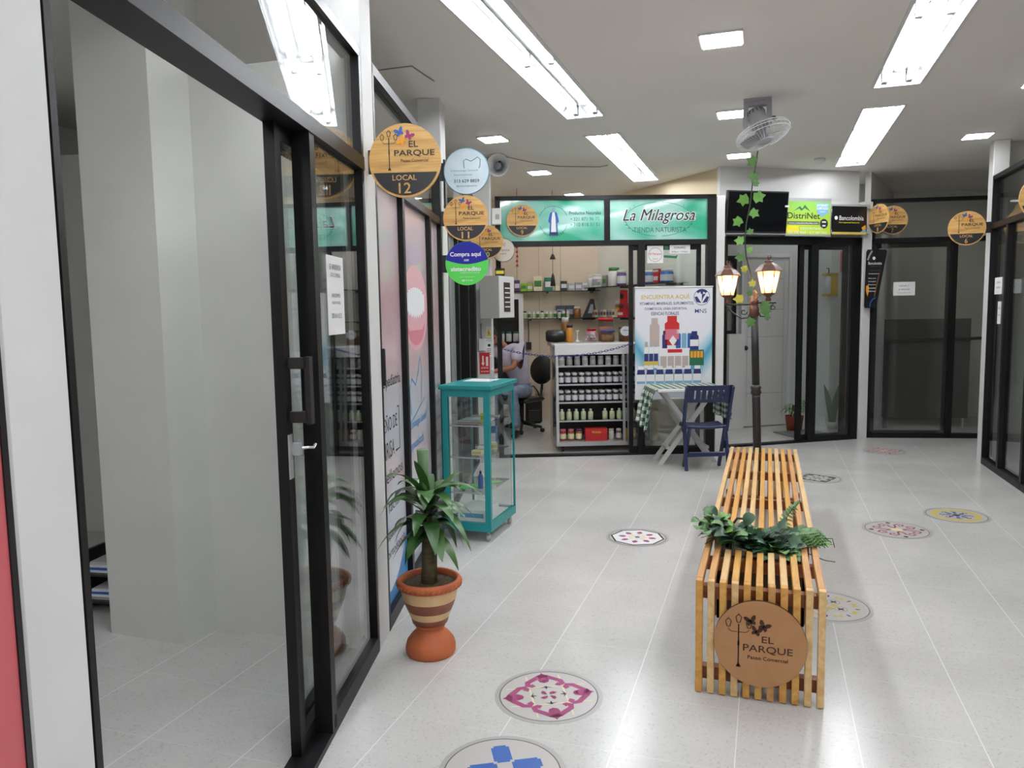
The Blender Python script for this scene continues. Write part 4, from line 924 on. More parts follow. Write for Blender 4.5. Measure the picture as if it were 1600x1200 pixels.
# ------------------------------------------------------------------ ivy strand from the fan to the lamp
def ivy():
    pts = [pt(*p) for p in ((1184, 236, 5.85), (1180, 262, 5.85), (1176, 285, 5.86), (1172, 320, 5.86), (1166, 350, 5.87), (1164, 375, 5.85), (1166, 402, 5.9), (1172, 425, 5.93), (1179, 448, 5.95))]
    t = thing('ivy_strand', 'thin hanging ivy strand running from the ceiling fan to the lamp', 'plant', pts[0]); O = pts[0]
    MB().use(STEM, True).tube([p-O for p in pts], .005, 6).build('stem', t)
    rnd = random.Random(2)
    for i, (px, py, Y, s, mm, dx, dz) in enumerate(((1162, 312, 5.85, 0.082, LEAFC, -.9, -.2), (1185, 308, 5.85, 0.087, LEAFC, .8, .2), (1178, 333, 5.85, 0.068, LEAFC, .8, -.5), (1153, 346, 5.85, 0.072, LEAFC, -.6, -.5), (1172, 362, 5.85, 0.048, LEAFB, .6, .4),
            (1156, 376, 5.85, 0.068, LEAFC, -1, .1), (1171, 390, 5.85, 0.048, LEAFC, .8, .5), (1157, 402, 5.85, 0.068, LEAFB, -1, -.1), (1163, 420, 5.85, 0.053, LEAFY, .4, -1), (1176, 252, 5.85, 0.077, LEAFB, -.8, .4), (1178, 275, 5.85, 0.077, LEAFB, -.3, -1), (1181, 287, 5.85, 0.048, LEAFB, .3, 1))):
        m = MB().use(mm, True); c = pt(px, py, Y)-O; d = Vector((dx, rnd.uniform(-.2, .2), dz)).normalized(); star_leaf(m, c-d*s*.45, d, (rnd.uniform(-.3, .3), -1, rnd.uniform(-.1, .3)), s*1.1); m.build('leaf', t)
ivy()
def lampivy():
    O = pt(1180, 480, 5.94); t = thing('ivy_sprig', 'short ivy sprig twined round the lamp collar with a yellow leaf', 'plant', O)
    MB().use(STEM, True).tube([pt(*p)-O for p in ((1174, 445, 5.95), (1188, 462, 5.93), (1170, 476, 5.93), (1190, 478, 5.94), (1198, 500, 5.95))], .003, 5).build('stem', t)
    for px, py, s, mm, dx, dz in ((1155, 467, .08, LEAFY, -1, 0), (1196, 484, .09, LEAFB, .1, -1), (1195, 476, .07, LEAFB, -.3, -1), (1173, 503, .075, LEAFB, -.4, -1), (1176, 443, .06, LEAFY, -1, .3), (1172, 458, .05, LEAFB, -.5, -1), (1199, 495, .05, LEAFB, .2, -1)):
        m = MB().use(mm, True); d = Vector((dx, 0, dz)).normalized(); star_leaf(m, pt(px, py, 5.92)-O-d*s*.4, d, (.2, -1, .2), s); m.build('leaf', t)
lampivy()

# ------------------------------------------------------------------ teal display cabinet and its contents
CAB = (-1.845, 4.775); CW, CD, CH = .165, .255, 1.03
def cabinet():
    t = thing('display_cabinet', 'teal painted glass display cabinet on casters beside the leafy plant', 'display cabinet', (CAB[0], CAB[1], 0))
    m = MB().use(TEAL); e = .04
    for a in (-1, 1):
        for b in (-1, 1): k = 1 if b < 0 else .35; m.box(a*CW, a*(CW-e*k), b*CD, b*(CD-e*.7*k), .07, CH-.03)
    for z0, z1 in ((.07, .125), (CH-.075, CH-.025)):
        for a in (-1, 1): m.box(a*CW*.995, a*(CW-.03), -CD+.01, CD-.01, z0, z1)
        for b in (-1, 1): m.box(-CW+.01, CW-.01, b*CD*.997, b*(CD-.03), z0, z1)
    m.build('frame', t)
    MB().use(TEAL).bbox(-CW-.018, CW+.018, -CD-.018, CD+.018, CH-.028, CH, .004).build('top', t)
    MB().use(WHITEPL).box(-CW+.03, CW-.03, -CD+.03, CD-.03, .1, .115).build('floor_panel', t)
    for z in (.32, .555, .765):
        sh = MB().use(CASEGL).box(-CW+.03, CW-.03, -CD+.03, CD-.03, z, z+.005).build('glass_shelf', t)
        m = MB().use(ALU)
        for b in (-1, 1): m.box(-CW+.038, CW-.038, b*(CD-.03), b*(CD-.022), z-.008, z)
        m.build('shelf_rail', t)
    for a in (-1, 1): MB().use(CASEGL).box(a*(CW-.015), a*(CW-.019), -CD+.03, CD-.03, .12, CH-.07).build('side_glass', t)
    for b in (-1, 1): MB().use(CASEGL).box(-CW+.04, CW-.04, b*(CD-.012), b*(CD-.016), .12, CH-.07).build('glass_door', t)
    for a in (-1, 1):
        for b in (-1, 1):
            m = MB(Matrix.Translation((a*(CW-.035), b*(CD-.04), 0))).use(ALU, True).lathe([(.006, .04), (.006, .07)], n=8)
            m.use(GREYPL).lathe([(0, -.01), (.022, -.01), (.025, -.005), (.025, .005), (.022, .01), (0, .01)], (0, 0, .025), 16, 'x'); m.build('caster', t)
cabinet()
def cpos(dx, dy, z): return (CAB[0]+dx, CAB[1]+dy, z)
SH = (.1152, .3252, .5602, .7702)
def bottle(name, label, loc, h, r, body, cap, lab=None, group=None, cat='bottle', neck=.4, shoulder=.72):
    t = thing(name, label, cat, loc, 0, group)
    MB().use(body, True).lathe([(0, 0), (r*.95, 0), (r, .02*h), (r, h*shoulder), (r*neck, h*(shoulder+.12)), (r*neck, h*.88), (0, h*.88)], n=12).build('body', t)
    MB().use(cap, True).lathe([(r*neck*1.2, h*.84), (r*neck*1.2, h*.99), (r*neck, h), (0, h)], n=12).build('cap', t)
    if lab: MB().use(lab, True).lathe([(r*1.02, h*.18), (r*1.02, h*.58)], n=12, cap=False).build('paper_label', t)
    return t
def carton(name, label, loc, w, d, h, m1, m2=None, rz=0, group=None, cat='box', txt=None):
    t = thing(name, label, cat, loc, rz, group); MB().use(m1).bbox(-w/2, w/2, -d/2, d/2, 0, h, .001).build('carton', t)
    if m2: MB().use(m2).box(-w*.42, w*.42, -d/2-.0006, -d/2, h*.3, h*.7).build('printed_panel', t)
    return t
for k in range(2): bottle('blue_bottle', 'small blue bottle on the third cabinet shelf, %s of the pair' % ('left', 'right')[k], cpos(.045+.045*k, -.12+.02*k, SH[1]), .12, .017, P_BLUE, BLKPL)
for k, (dx, dy, w, h) in enumerate(((.06, -.15, .07, .03), (.08, -.08, .08, .045), (.03, -.02, .07, .03), (.09, .05, .06, .05))):
    carton('small_carton', 'small pale carton on the middle cabinet shelf, %s' % ('at the front', 'second from the front', 'third from the front', 'at the back')[k], cpos(dx-.02, dy, SH[2]), w, .05, h, (P_CREAM, P_WHITE, P_GREY, P_CREAM)[k], P_GOLD, .2*k)
for k in range(3): carton('flat_packet', 'flat printed packet on the top cabinet shelf, %s' % ('at the front', 'in the middle', 'at the back')[k], cpos(.0, -.14+.12*k, SH[3]), .2, .1, .014, (P_GREY, P_WHITE, P_GREY)[k], P_BROWN, .1*k)
for k in range(5): carton('green_leaflet', 'green leaflet lying on the lower glass shelf of the cabinet', cpos(-.07+.035*k, -.12+.05*k, SH[1]+.0001), .07, .1, .004, P_GREEN, None, .6*k, group='green leaflets in the teal cabinet', cat='leaflet') if k not in (2, 3) else None
carton('open_box', 'white cardboard box on the cabinet bottom panel', cpos(.0, -.05, SH[0]), .2, .26, .075, P_WHITE, P_SKY)
for k in range(3): carton('blue_carton', 'blue carton at the back of the top cabinet shelf', cpos(.06, .02+.05*k, SH[3]+.0142 if k < 0 else SH[2]), .04, .035, .15, P_BLUE, P_WHITE, group='blue cartons in the teal cabinet') if k > 1 else None
carton('yellow_carton', 'yellow carton near the right glass of the top cabinet shelf', cpos(.1, -.18, SH[3]+.0142), .04, .03, .06, P_YEL, P_LIME)
bottle('pump_bottle', 'clear sanitizer bottle standing at the cabinet top corner', cpos(.09, .02, CH), .09, .018, glass_mat('bottle_plastic', (.9, .92, .93), .7), WHITEPL)
one(MB().use(P_WHITE).box(-.1, .1, -.09, .09, 0, .003), 'paper_sheet', 'white paper sheet lying on the teal cabinet top', 'paper', cpos(-.02, .1, CH))

# ------------------------------------------------------------------ red panel and marks at the left edge
one(MB().use(noisy('red_panel', srgb(196, 92, 98), srgb(206, 104, 108), 2, .5)).box(-.9, 0, 0, .02, 0, 1.62).use(BLKPL).box(0, .012, -.003, .022, 0, 1.64), 'red_banner', 'red banner panel with black edge at the left picture border', 'banner', PL.p(-1.47, -.0, .004), PL.rz)

# ------------------------------------------------------------------ naturist shop interior
PP = Plane((corner.x, corner.y), (.691, -.723))
PK = Plane((-2.09, 7.66), (.9344, .3562))
SHGL = glass_mat('shelf_glass', (.82, .86, .85), .7)
def shelf(label, pl, s0, s1, z, d=.26):
    t = thing('wall_shelf', label, 'shelf', pl.A, pl.rz); MB().use(SHGL).box(s0, s1, -d, -.002, z-.008, z).build('board', t)
    m = MB().use(DARKSTEEL).box(s0, s1, -d-.004, -d, z-.009, z+.001)
    for k in range(3): x = s0+.1+(s1-s0-.2)*k/2; m.box(x-.006, x+.006, -d+.02, -.002, z-.03, z-.009)
    m.build('bracket', t)
shelf('upper glass shelf on the cream back wall of the shop', PB, -.6, .80, 1.765)
shelf('lower glass shelf on the cream back wall of the shop', PB, -.235, .80, 1.40)
shelf('upper glass shelf on the pale right wall of the shop', PP, -.12, 1.95, 1.80)
shelf('lower glass shelf on the pale right wall of the shop', PP, -.12, 1.95, 1.405)
JW = flat('jar_white', 226, 226, 222, .35); JG = flat('jar_green', 64, 130, 60, .4); JP = flat('jar_purple', 96, 62, 120, .4); JT = flat('jar_teal', 50, 120, 104, .4); JA = flat('jar_amber', 150, 92, 40, .3); JR = flat('jar_red', 176, 40, 48, .4)
JK = flat('jar_dark', 34, 34, 48, .3); JB = flat('jar_blue_label', 52, 64, 140, .5); JL = flat('jar_label', 216, 216, 220, .5); JY = flat('jar_yellow', 210, 180, 60, .4); JD = flat('jar_lid_dark', 44, 44, 46, .4); JGR = flat('jar_pale_green', 196, 208, 168, .35); JS = flat('carton_silver', 160, 160, 166, .4)
def jar(name, label, loc, r, h, body, lid, lab=None, group=None, rz=0, cat='jar', lidh=.18):
    t = thing(name, label, cat, loc, rz, group); MB().use(body, True).lathe([(0, 0), (r*.94, 0), (r, .03*h), (r, h*(.93-lidh)), (r*.85, h*(1-lidh)), (0, h*(1-lidh))], n=14).build('body', t)
    MB().use(lid, True).lathe([(r*.9, h*(1-lidh)), (r*.92, h*.985), (r*.88, h), (0, h)], n=14).build('lid', t)
    if lab: MB().use(lab, True).lathe([(r*1.015, h*.15), (r*1.015, h*.62)], n=14, cap=False).build('paper_label', t)
    return t
def onp(pl, s, d, z): return pl.p(s, -d, z)
UP = [(-.40, 'c', .075, .15, JP, JL, 'dark purple carton at the left end of the upper back shelf'), (-.31, 'c', .075, .15, JP, JL, 'purple and white carton, second on the upper back shelf'), (-.22, 'c', .07, .11, P_LIME, JG, 'lime green packet beside the purple cartons'), (-.14, 'c', .07, .10, P_LIME, JL, 'lime green packet beside the tall cream pouch'),
      (-.03, 'c', .115, .2, P_CREAM, JG, 'tall cream pouch with green print on the upper shelf'), (.115, 'c', .11, .18, JT, JW, 'teal pouch right of the tall cream pouch'), (.235, 'c', .06, .07, P_CREAM, None, 'small cream carton right of the teal pouch'), (.32, 'c', .085, .13, JD, JL, 'black and white patterned carton on the upper back shelf'),
      (.42, 'c', .085, .10, P_GREY, JL, 'grey carton right of the patterned carton'), (.52, 'c', .09, .11, JS, JL, 'silver striped carton near the shelf corner'), (.605, 'c', .07, .10, JW, JS, 'white carton at the shelf corner')]
for s0, ty, w_, h, a, b, lab in UP: carton('supplement_carton', lab, onp(PB, s0, .14, 1.7655), w_, .06, h, a, b, PB.rz)
for i, (s0, ty, w_, h, a, b, lab) in enumerate([(.06, 'j', .055, .17, JW, JL, 'white tub with cream label, left of a pair on the right wall shelf'), (.185, 'j', .06, .18, JW, JS, 'white tub with grey label, right of a pair on the right wall shelf'), (.29, 'c', .08, .1, JW, JS, 'low white carton beside the white tubs'),
        (.42, 'c', .09, .15, JS, JG, 'grey and green carton beside the tall white tub'), (.60, 'j', .075, .24, JW, JW, 'tall white tub with a bright green lid'), (.78, 'j', .06, .2, JP, JL, 'purple and white tub seen beside the door stile'), (1.38, 'j', .07, .16, P_BLUE, JL, 'blue tub behind the fixed glass, left of three'),
        (1.55, 'c', .1, .12, P_RED, JL, 'red carton between two blue tubs behind the fixed glass'), (1.72, 'j', .075, .16, P_BLUE, JL, 'blue tub behind the fixed glass, right of the red carton')]):
    p = onp(PP, s0, .13, 1.8005)
    if ty == 'j': jar('supplement_tub', lab, p, w_, h, a, JG if 'bright' in lab else JW, b if b != a else None, rz=PP.rz, cat='tub')
    else: carton('supplement_carton', lab, p, w_, .07, h, a, b, PP.rz)
carton('supplement_carton', 'red and white carton stacked on the red carton behind the glass', onp(PP, 1.55, .13, 1.9206), .12, .07, .05, P_RED, JW, PP.rz)
for k in range(11): jar('small_bottle', 'small white bottle with green label on the lower back shelf', onp(PB, -.21+.058*k, .16, 1.4005), .022, .1, JW, JW if k % 4 else JD, JG if k % 2 else JGR, 'small bottles on the lower back shelf', cat='bottle')
for k in range(2): carton('blue_check_box', 'dark blue patterned box at the back of the lower shelf, %s' % ('left one', 'right one')[k], onp(PB, .28+.13*k, .07, 1.4005), .12, .05, .17, flat('box_slate', 70, 76, 92), JS, PB.rz)
jar('amber_jar', 'amber jar with a white lid at the right of the lower back shelf', onp(PB, .50, .13, 1.4005), .05, .15, JA, JW)
for k in range(8): carton('striped_carton', 'small striped carton on the lower right wall shelf', onp(PP, .18+.07*k, .16, 1.4055), .06, .05, .1, (P_GREY, P_CREAM, JS)[k % 3], JP if k % 2 else P_BROWN, PP.rz, group='small striped cartons on the right wall shelf')
for k, (a, b) in enumerate(((JA, JY), (JW, JL), (JW, JK))): jar('tall_bottle', 'tall bottle on the lower right wall shelf, %s' % ('amber with yellow label', 'white beside the amber bottle', 'white with dark label')[k], onp(PP, .60+.1*k, .07, 1.4055), .035, .2, a, JW, b, cat='bottle')
carton('red_carton', 'red carton on the lower right wall shelf beside the door stile', onp(PP, .84, .15, 1.4055), .13, .08, .09, P_RED, JW, PP.rz)
carton('red_carton', 'upright red carton stacked above the red carton', onp(PP, .86, .15, 1.4962), .1, .07, .09, JR, JK, PP.rz); carton('red_carton', 'topmost red carton of the stack by the door stile', onp(PP, .86, .15, 1.5867), .09, .06, .16, P_RED, JK, PP.rz)
t = thing('cone_display', 'black wedge shaped display standing at the shelf corner', 'display stand', onp(PB, .655, .17, 1.4005), PB.rz); MB().use(JD).prism([(-.09, 0), (.08, 0), (.09, .1), (.065, .25), (.02, .25)], -.03, .03).build('stand_body', t); MB().use(JS).prism([(-.02, .06), (.05, .06), (.055, .18), (.02, .18)], -.031, -.03).build('printed_panel', t)
carton('patterned_carton', 'grey patterned carton in front of the black wedge display', onp(PB, .72, .27-.0, 1.4005), .12, .05, .1, P_GREY, JD, PB.rz) if False else None
# hanging ornaments
def chime(label, p, n, red):
    t = thing('hanging_ornament', label, 'ornament', p); m = MB().use(JD if not red else P_RED, True); m.tube([(0, 0, 0), (0, 0, ZC-p.z-.0005)], .003, 5); m.build('cord', t)
    m = MB().use(JD if not red else JR, True)
    if red:
        for k in range(6): m.lathe([(0, 0), (.018, .012), (0, .04)], (rnd_.uniform(-.012, .012), 0, .0+.055*k), 8)
    else: m.lathe([(.035, 0), (.02, .12), (.005, .16), (0, .16)], (0, 0, 0), 10); m.lathe([(.04, .33), (.02, .38), (.005, .40), (0, .4)], n=10)
    m.build('pendant', t)
rnd_ = random.Random(4)
chime('dark wind chime hanging in the shop opening', pt(864, 447, 9.2), 3, False); chime('string of red charms hanging at the left of the shop opening', pt(809, 417, 8.9), 3, True)
# display case
def case():
    t = thing('glass_display_case', 'white framed glass display case on casters full of bottle rows', 'display case', PK.A, PK.rz); W, D, H0, H1 = 1.02, .46, .09, 1.14
    fy = lambda z: .07*(z-H0)/(H1-H0)
    m = MB().use(ALU)
    def post(x0, x1): m.add([(x0, 0, H0), (x1, 0, H0), (x1, .03, H0), (x0, .03, H0), (x0, fy(1.04), 1.04), (x1, fy(1.04), 1.04), (x1, fy(1.04)+.03, 1.04), (x0, fy(1.04)+.03, 1.04)], [(0,3,2,1),(4,5,6,7),(0,1,5,4),(1,2,6,5),(2,3,7,6),(3,0,4,7)])
    post(0, .03); post(.71, .735); post(.76, .785); post(W-.03, W); m.box(0, .03, D-.03, D, H0, H1-.02); m.box(W-.03, W, D-.03, D, H0, H1-.02); m.box(0, W, 0, D, H0-.02, H0+.025); m.build('frame', t)
    MB().use(WHITEPL).box(-.005, W+.005, fy(H1)-.012, fy(H1)+.05, 1.035, 1.135).box(-.005, W+.005, fy(H1)-.01, D, 1.12, 1.14).build('top_cap', t)
    for z in (.915, .72, .53, .335): m = MB().use(SHGL).box(.01, W-.01, fy(z)+.035, D-.01, z-.008, z).use(ALU).box(.03, W-.03, fy(z)+.02, fy(z)+.034, z-.012, z+.004); m.build('glass_shelf', t)
    for a in (0, W-.006): MB().use(CASEGL).box(a, a+.005, .03, D-.03, H0+.03, 1.03).build('side_glass', t)
    MB().use(DARKSTEEL).box(.03, W-.03, D-.012, D-.006, H0+.03, 1.03).build('back_panel', t)
    for x in (.07, W-.07):
        for y in (.07, D-.07): MB(Matrix.Translation((x, y, 0))).use(BLKPL, True).lathe([(0, -.012), (.025, -.012), (.028, 0), (.025, .012), (0, .012)], (0, 0, .028), 14, 'x').lathe([(.008, .04), (.008, .07)], n=8).build('caster', t)
case()
def kp(s0, d, z): return PK.p(s0, d, z)
for k in range(11): jar('glass_jar', 'small jar with a pale lid in the top row of the display case', kp(.075+.083*k, .14, .9155), .031, .1, JS if k % 3 else JL, JL, P_GREY, 'jars in the top row of the display case')
for zz, rowname in ((.7205, 'second'), (.5305, 'third')):
    for k in range(13): jar('supplement_bottle', 'white capped dark bottle with blue label, %s row of the display case' % rowname, kp(.065+.0735*k, .13, zz), .03, .118, JK, JW, JL if k % 3 else JL, 'bottles in the %s row of the display case' % rowname, cat='bottle', lidh=.2)
    for k in range(13): jar('supplement_bottle', 'bottle standing behind the front line of the %s display case row' % rowname, kp(.065+.0735*k, .22, zz), .03, .118, JB, JW, JL, 'rear bottles in the %s row of the display case' % rowname, cat='bottle', lidh=.2)
for k in range(12):
    if k in (5, ): continue
    bottle('oil_bottle', 'pale green bottle with white cap in the fourth display case row', kp(.07+.077*k, .12, .3355), .115, .028, JGR, JW, JGR, 'pale bottles in the fourth row of the display case')
for k in range(3): jar('honey_jar', 'squat jar with pinkish lid at the bottom of the display case', kp(.08+.085*k, .12, .1155), .034, .12, JA if k else JR, P_PINK if k < 2 else JP, P_CREAM, 'pink lidded jars at the case bottom')
carton('tea_box', 'red tea box with yellow lettering at the bottom of the display case', kp(.43, .1, .1155), .235, .1, .13, P_RED, None, PK.rz)
o = MB().use(P_YEL); o.text('TÉ ROJO', 0, .09, .1, .03, -.052, off=.02); o = o.build('tea_lettering'); o.parent = [x for x in bpy.data.objects if x.name == 'tea_box'][0]
for k in range(4): jar('honey_jar', 'yellow jar right of the red tea box, %s' % ('first', 'second', 'third', 'last')[k], kp(.60+.08*k, .12, .1155), .03, .115, (P_CREAM, P_BROWN, JY, JY)[k], JW if k < 2 else JY, JL if k < 2 else None)
# counter behind the case and what stands on it
t = thing('shop_counter', 'grey topped counter standing behind the display case', 'counter', PK.A, PK.rz); MB().use(GREYPL).bbox(.0, 1.25, .56, 1.02, 1.10, 1.14, .004).build('worktop', t); MB().use(CREAM).box(.03, 1.22, .6, 1.0, 0, 1.10).build('counter_body', t)
ct = 1.1405
t = thing('speaker', 'round black speaker lying at the left end of the counter', 'speaker', PK.p(.07, .72, ct), PK.rz); MB().use(BLKPL, True).lathe([(0, -.1), (.05, -.11), (.068, -.09), (.072, 0), (.068, .09), (.05, .11), (0, .1)], (0, 0, .074), 20, 'x').build('body', t); MB().use(JD, True).lathe([(.0, .111), (.04, .113)], (0, 0, .074), 16, 'x').build('end_cap', t)
bottle('orange_bottle', 'tall orange bottle with a white collar on the counter', PK.p(.225, .68, ct), .2, .038, flat('juice_orange', 222, 150, 60), JK, None, neck=.8, shoulder=.75)
jar('amber_jar', 'amber jar with a silver lid behind the orange bottle', PK.p(.2, .9, ct), .045, .28, JA, JW)
t = thing('wine_glass', 'white stemmed glass upside down on the counter', 'glass', PK.p(.315, .7, ct)); MB().use(JW, True).lathe([(.035, 0), (.03, .01), (.006, .03), (.006, .1), (.02, .13), (.022, .135)], n=12).build('cup', t)
t = thing('silver_bow', 'crumpled silver ribbon bow on the counter', 'ribbon', PK.p(.465, .66, ct)); m = MB().use(CHROME, True)
for k in range(12): a = rnd_.uniform(0, 6.3); e = rnd_.uniform(.2, 1.3); d = Vector((cos(a)*cos(e), sin(a)*cos(e)*.4, sin(e))); sd = Vector((-d.z, 0, d.x)); m.tube([(0, 0, .03), d*.06+sd*.03+Vector((0, 0, .02)), d*.1+Vector((0, 0, .02)), d*.06-sd*.03+Vector((0, 0, .02)), (0, 0, .03)], .006, 5)
m.tube([(-.02, 0, .0), (-.1, 0, .0+.008)], .007, 5); m.build('loops', t)
CLR = glass_mat('clear_plastic', (.86, .84, .82), .7)
def canister(label, s0, d, r, h, lid, content):
    t = thing('canister', label, 'canister', PK.p(s0, d, ct)); MB().use(CLR, True).lathe([(0, 0), (r, 0), (r, h*.85), (r*.95, h*.9)], n=20).build('body', t); MB().use(lid, True).lathe([(r*1.04, h*.85), (r*1.04, h), (0, h)], n=20).build('lid', t); MB().use(content, True).lathe([(0, .004), (r*.93, .004), (r*.93, h*.62), (0, h*.66)], n=18).build('contents', t)
NUT = noisy('dry_roots', srgb(150, 110, 76), srgb(196, 160, 120), 40, .8); NUT2 = noisy('dark_nuts', srgb(96, 60, 40), srgb(180, 120, 80), 40, .8)
canister('clear canister with a blue lid on the counter', .66, .68, .078, .13, flat('lid_blue', 40, 60, 160), NUT)
canister('clear canister with a bright red lid behind the blue lidded one', .67, .88, .085, .27, P_RED, flat('pink_salt', 200, 140, 130))
canister('clear canister with a white oval sticker beside the door stile', .86, .68, .078, .17, NUT2, NUT2)
o = MB().use(P_WHITE).disc(0, 0, .055, 0, 24, 1.1); o.use(P_BLUE); o.text('OFERTA', 0, .008, .06, .018, -.0005, off=.02); o = one(o, 'oval_sticker', 'white oval sticker with blue print on the clear canister', 'sticker', PK.p(.85, .598, ct+.12), PK.rz)
jar('red_pot', 'pinkish glass pot behind the silver bow', PK.p(.50, .86, ct), .06, .15, P_PINK, JR)
# white door frame with shelves seen at the left of the opening
t = thing('glass_cupboard', 'white framed glass cupboard with dark jars against the back wall', 'cupboard', PB.A, PB.rz)
m = MB().use(WHITEPL); m.box(-.30, -.24, -.34, -.30, .2, 1.73); m.box(-1.0, -.24, -.34, -.30, 1.66, 1.73); m.box(-1.0, -.94, -.34, -.30, 0, 1.73); m.box(-1.0, -.24, -.34, -.30, .2, .26); m.build('frame', t)
MB().use(DARKSTEEL).box(-.98, -.26, -.02, -.01, 0, 1.7).build('back_panel', t); 
for z in (.3, .8, 1.1, 1.4): MB().use(SHGL).box(-.96, -.27, -.3, -.02, z-.01, z).build('glass_shelf', t)
MB().use(WHITEPL).box(-1.0, -.24, -.3, 0, 0, .2).build('plinth', t)
for k in range(4): jar('white_canister', 'pale canister in the glass cupboard, %s' % ('at the far left', 'second from the left', 'third from the left', 'nearest the white frame')[k], PB.p(-.62+.095*k, -.17, 1.1005), .038, .13, JL, JT, None)
# socket box, cable and power outlet on the boards
one(MB().use(BLKPL).box(-.035, .035, -.04, 0, -.05, .05).tube([(0, -.015, .05), (.003, -.015, .2), (-.003, -.012, .36)], .006, 6), 'power_adapter', 'black power adapter on a cable hanging below the lower shelf', 'adapter', PB.p(-.155, -.012, 1.03), PB.rz)
one(MB().use(flat('outlet_cream', 206, 190, 172)).box(-.06, .06, -.04, 0, -.07, .05).use(BLKPL).disc(.02, -.01, .015, -.041, 14), 'wall_outlet', 'cream power outlet box low on the board wall', 'outlet', PB.p(-.0, -.002, .45), PB.rz)
t = thing('sling_bag', 'black bag standing on the floor behind the office chair', 'bag', (pt(834, 640, 9.72).x, 9.72, 0), PM.rz); MB().use(BLKPL).bbox(-.11, .11, -.06, .06, .0, .32, .02).build('body', t); MB().use(JD).bbox(-.08, .08, -.08, -.061, .03, .18, .01).build('pocket', t); MB().use(BLKPL, True).tube([(-.09, 0, .31), (-.07, 0, .46), (.0, 0, .5), (.06, 0, .42), (.09, 0, .31)], .010, 6).build('strap', t)
# desk at the left, partly behind the pillar
t = thing('desk', 'pale desk at which the seated person writes', 'desk', (-3.25, 8.55, 0), PM.rz); MB().use(P_WHITE).bbox(-.35, .22, -.35, .3, .72, .75, .004).build('desk_top', t); MB().use(WHITEPL).box(-.33, .13, -.3, .28, 0, .72).build('desk_body', t)
# plastic chain across the entrance
def chain():
    a = PM.p(.085, .0, 1.125); b = PM.p(1.395, .0, 1.155); t = thing('plastic_chain', 'blue plastic chain hung across the shop entrance', 'chain', a); m = MB().use(flat('chain_blue', 44, 54, 130, .4), True); N_ = 44
    q_ = [a.lerp(b, k/N_)-Vector((0, 0, .10*4*(k/N_)*(1-k/N_)))-a+Vector((.01, -.03, 0)) for k in range(N_+1)]
    for k in range(N_):
        c = (q_[k]+q_[k+1])/2; d = (q_[k+1]-q_[k]).normalized(); n_ = Vector((0, 0, 1)) if k % 2 else Vector((.35, -.93, 0)); n_ = (n_-d*n_.dot(d)).normalized(); L_ = (q_[k+1]-q_[k]).length*.72
        m.tube([c+d*L_*cos(x)+n_*.009*sin(x) for x in [2*pi*j/10 for j in range(10)]], .0028, 5, close=True)
    m.build('links', t)
chain()
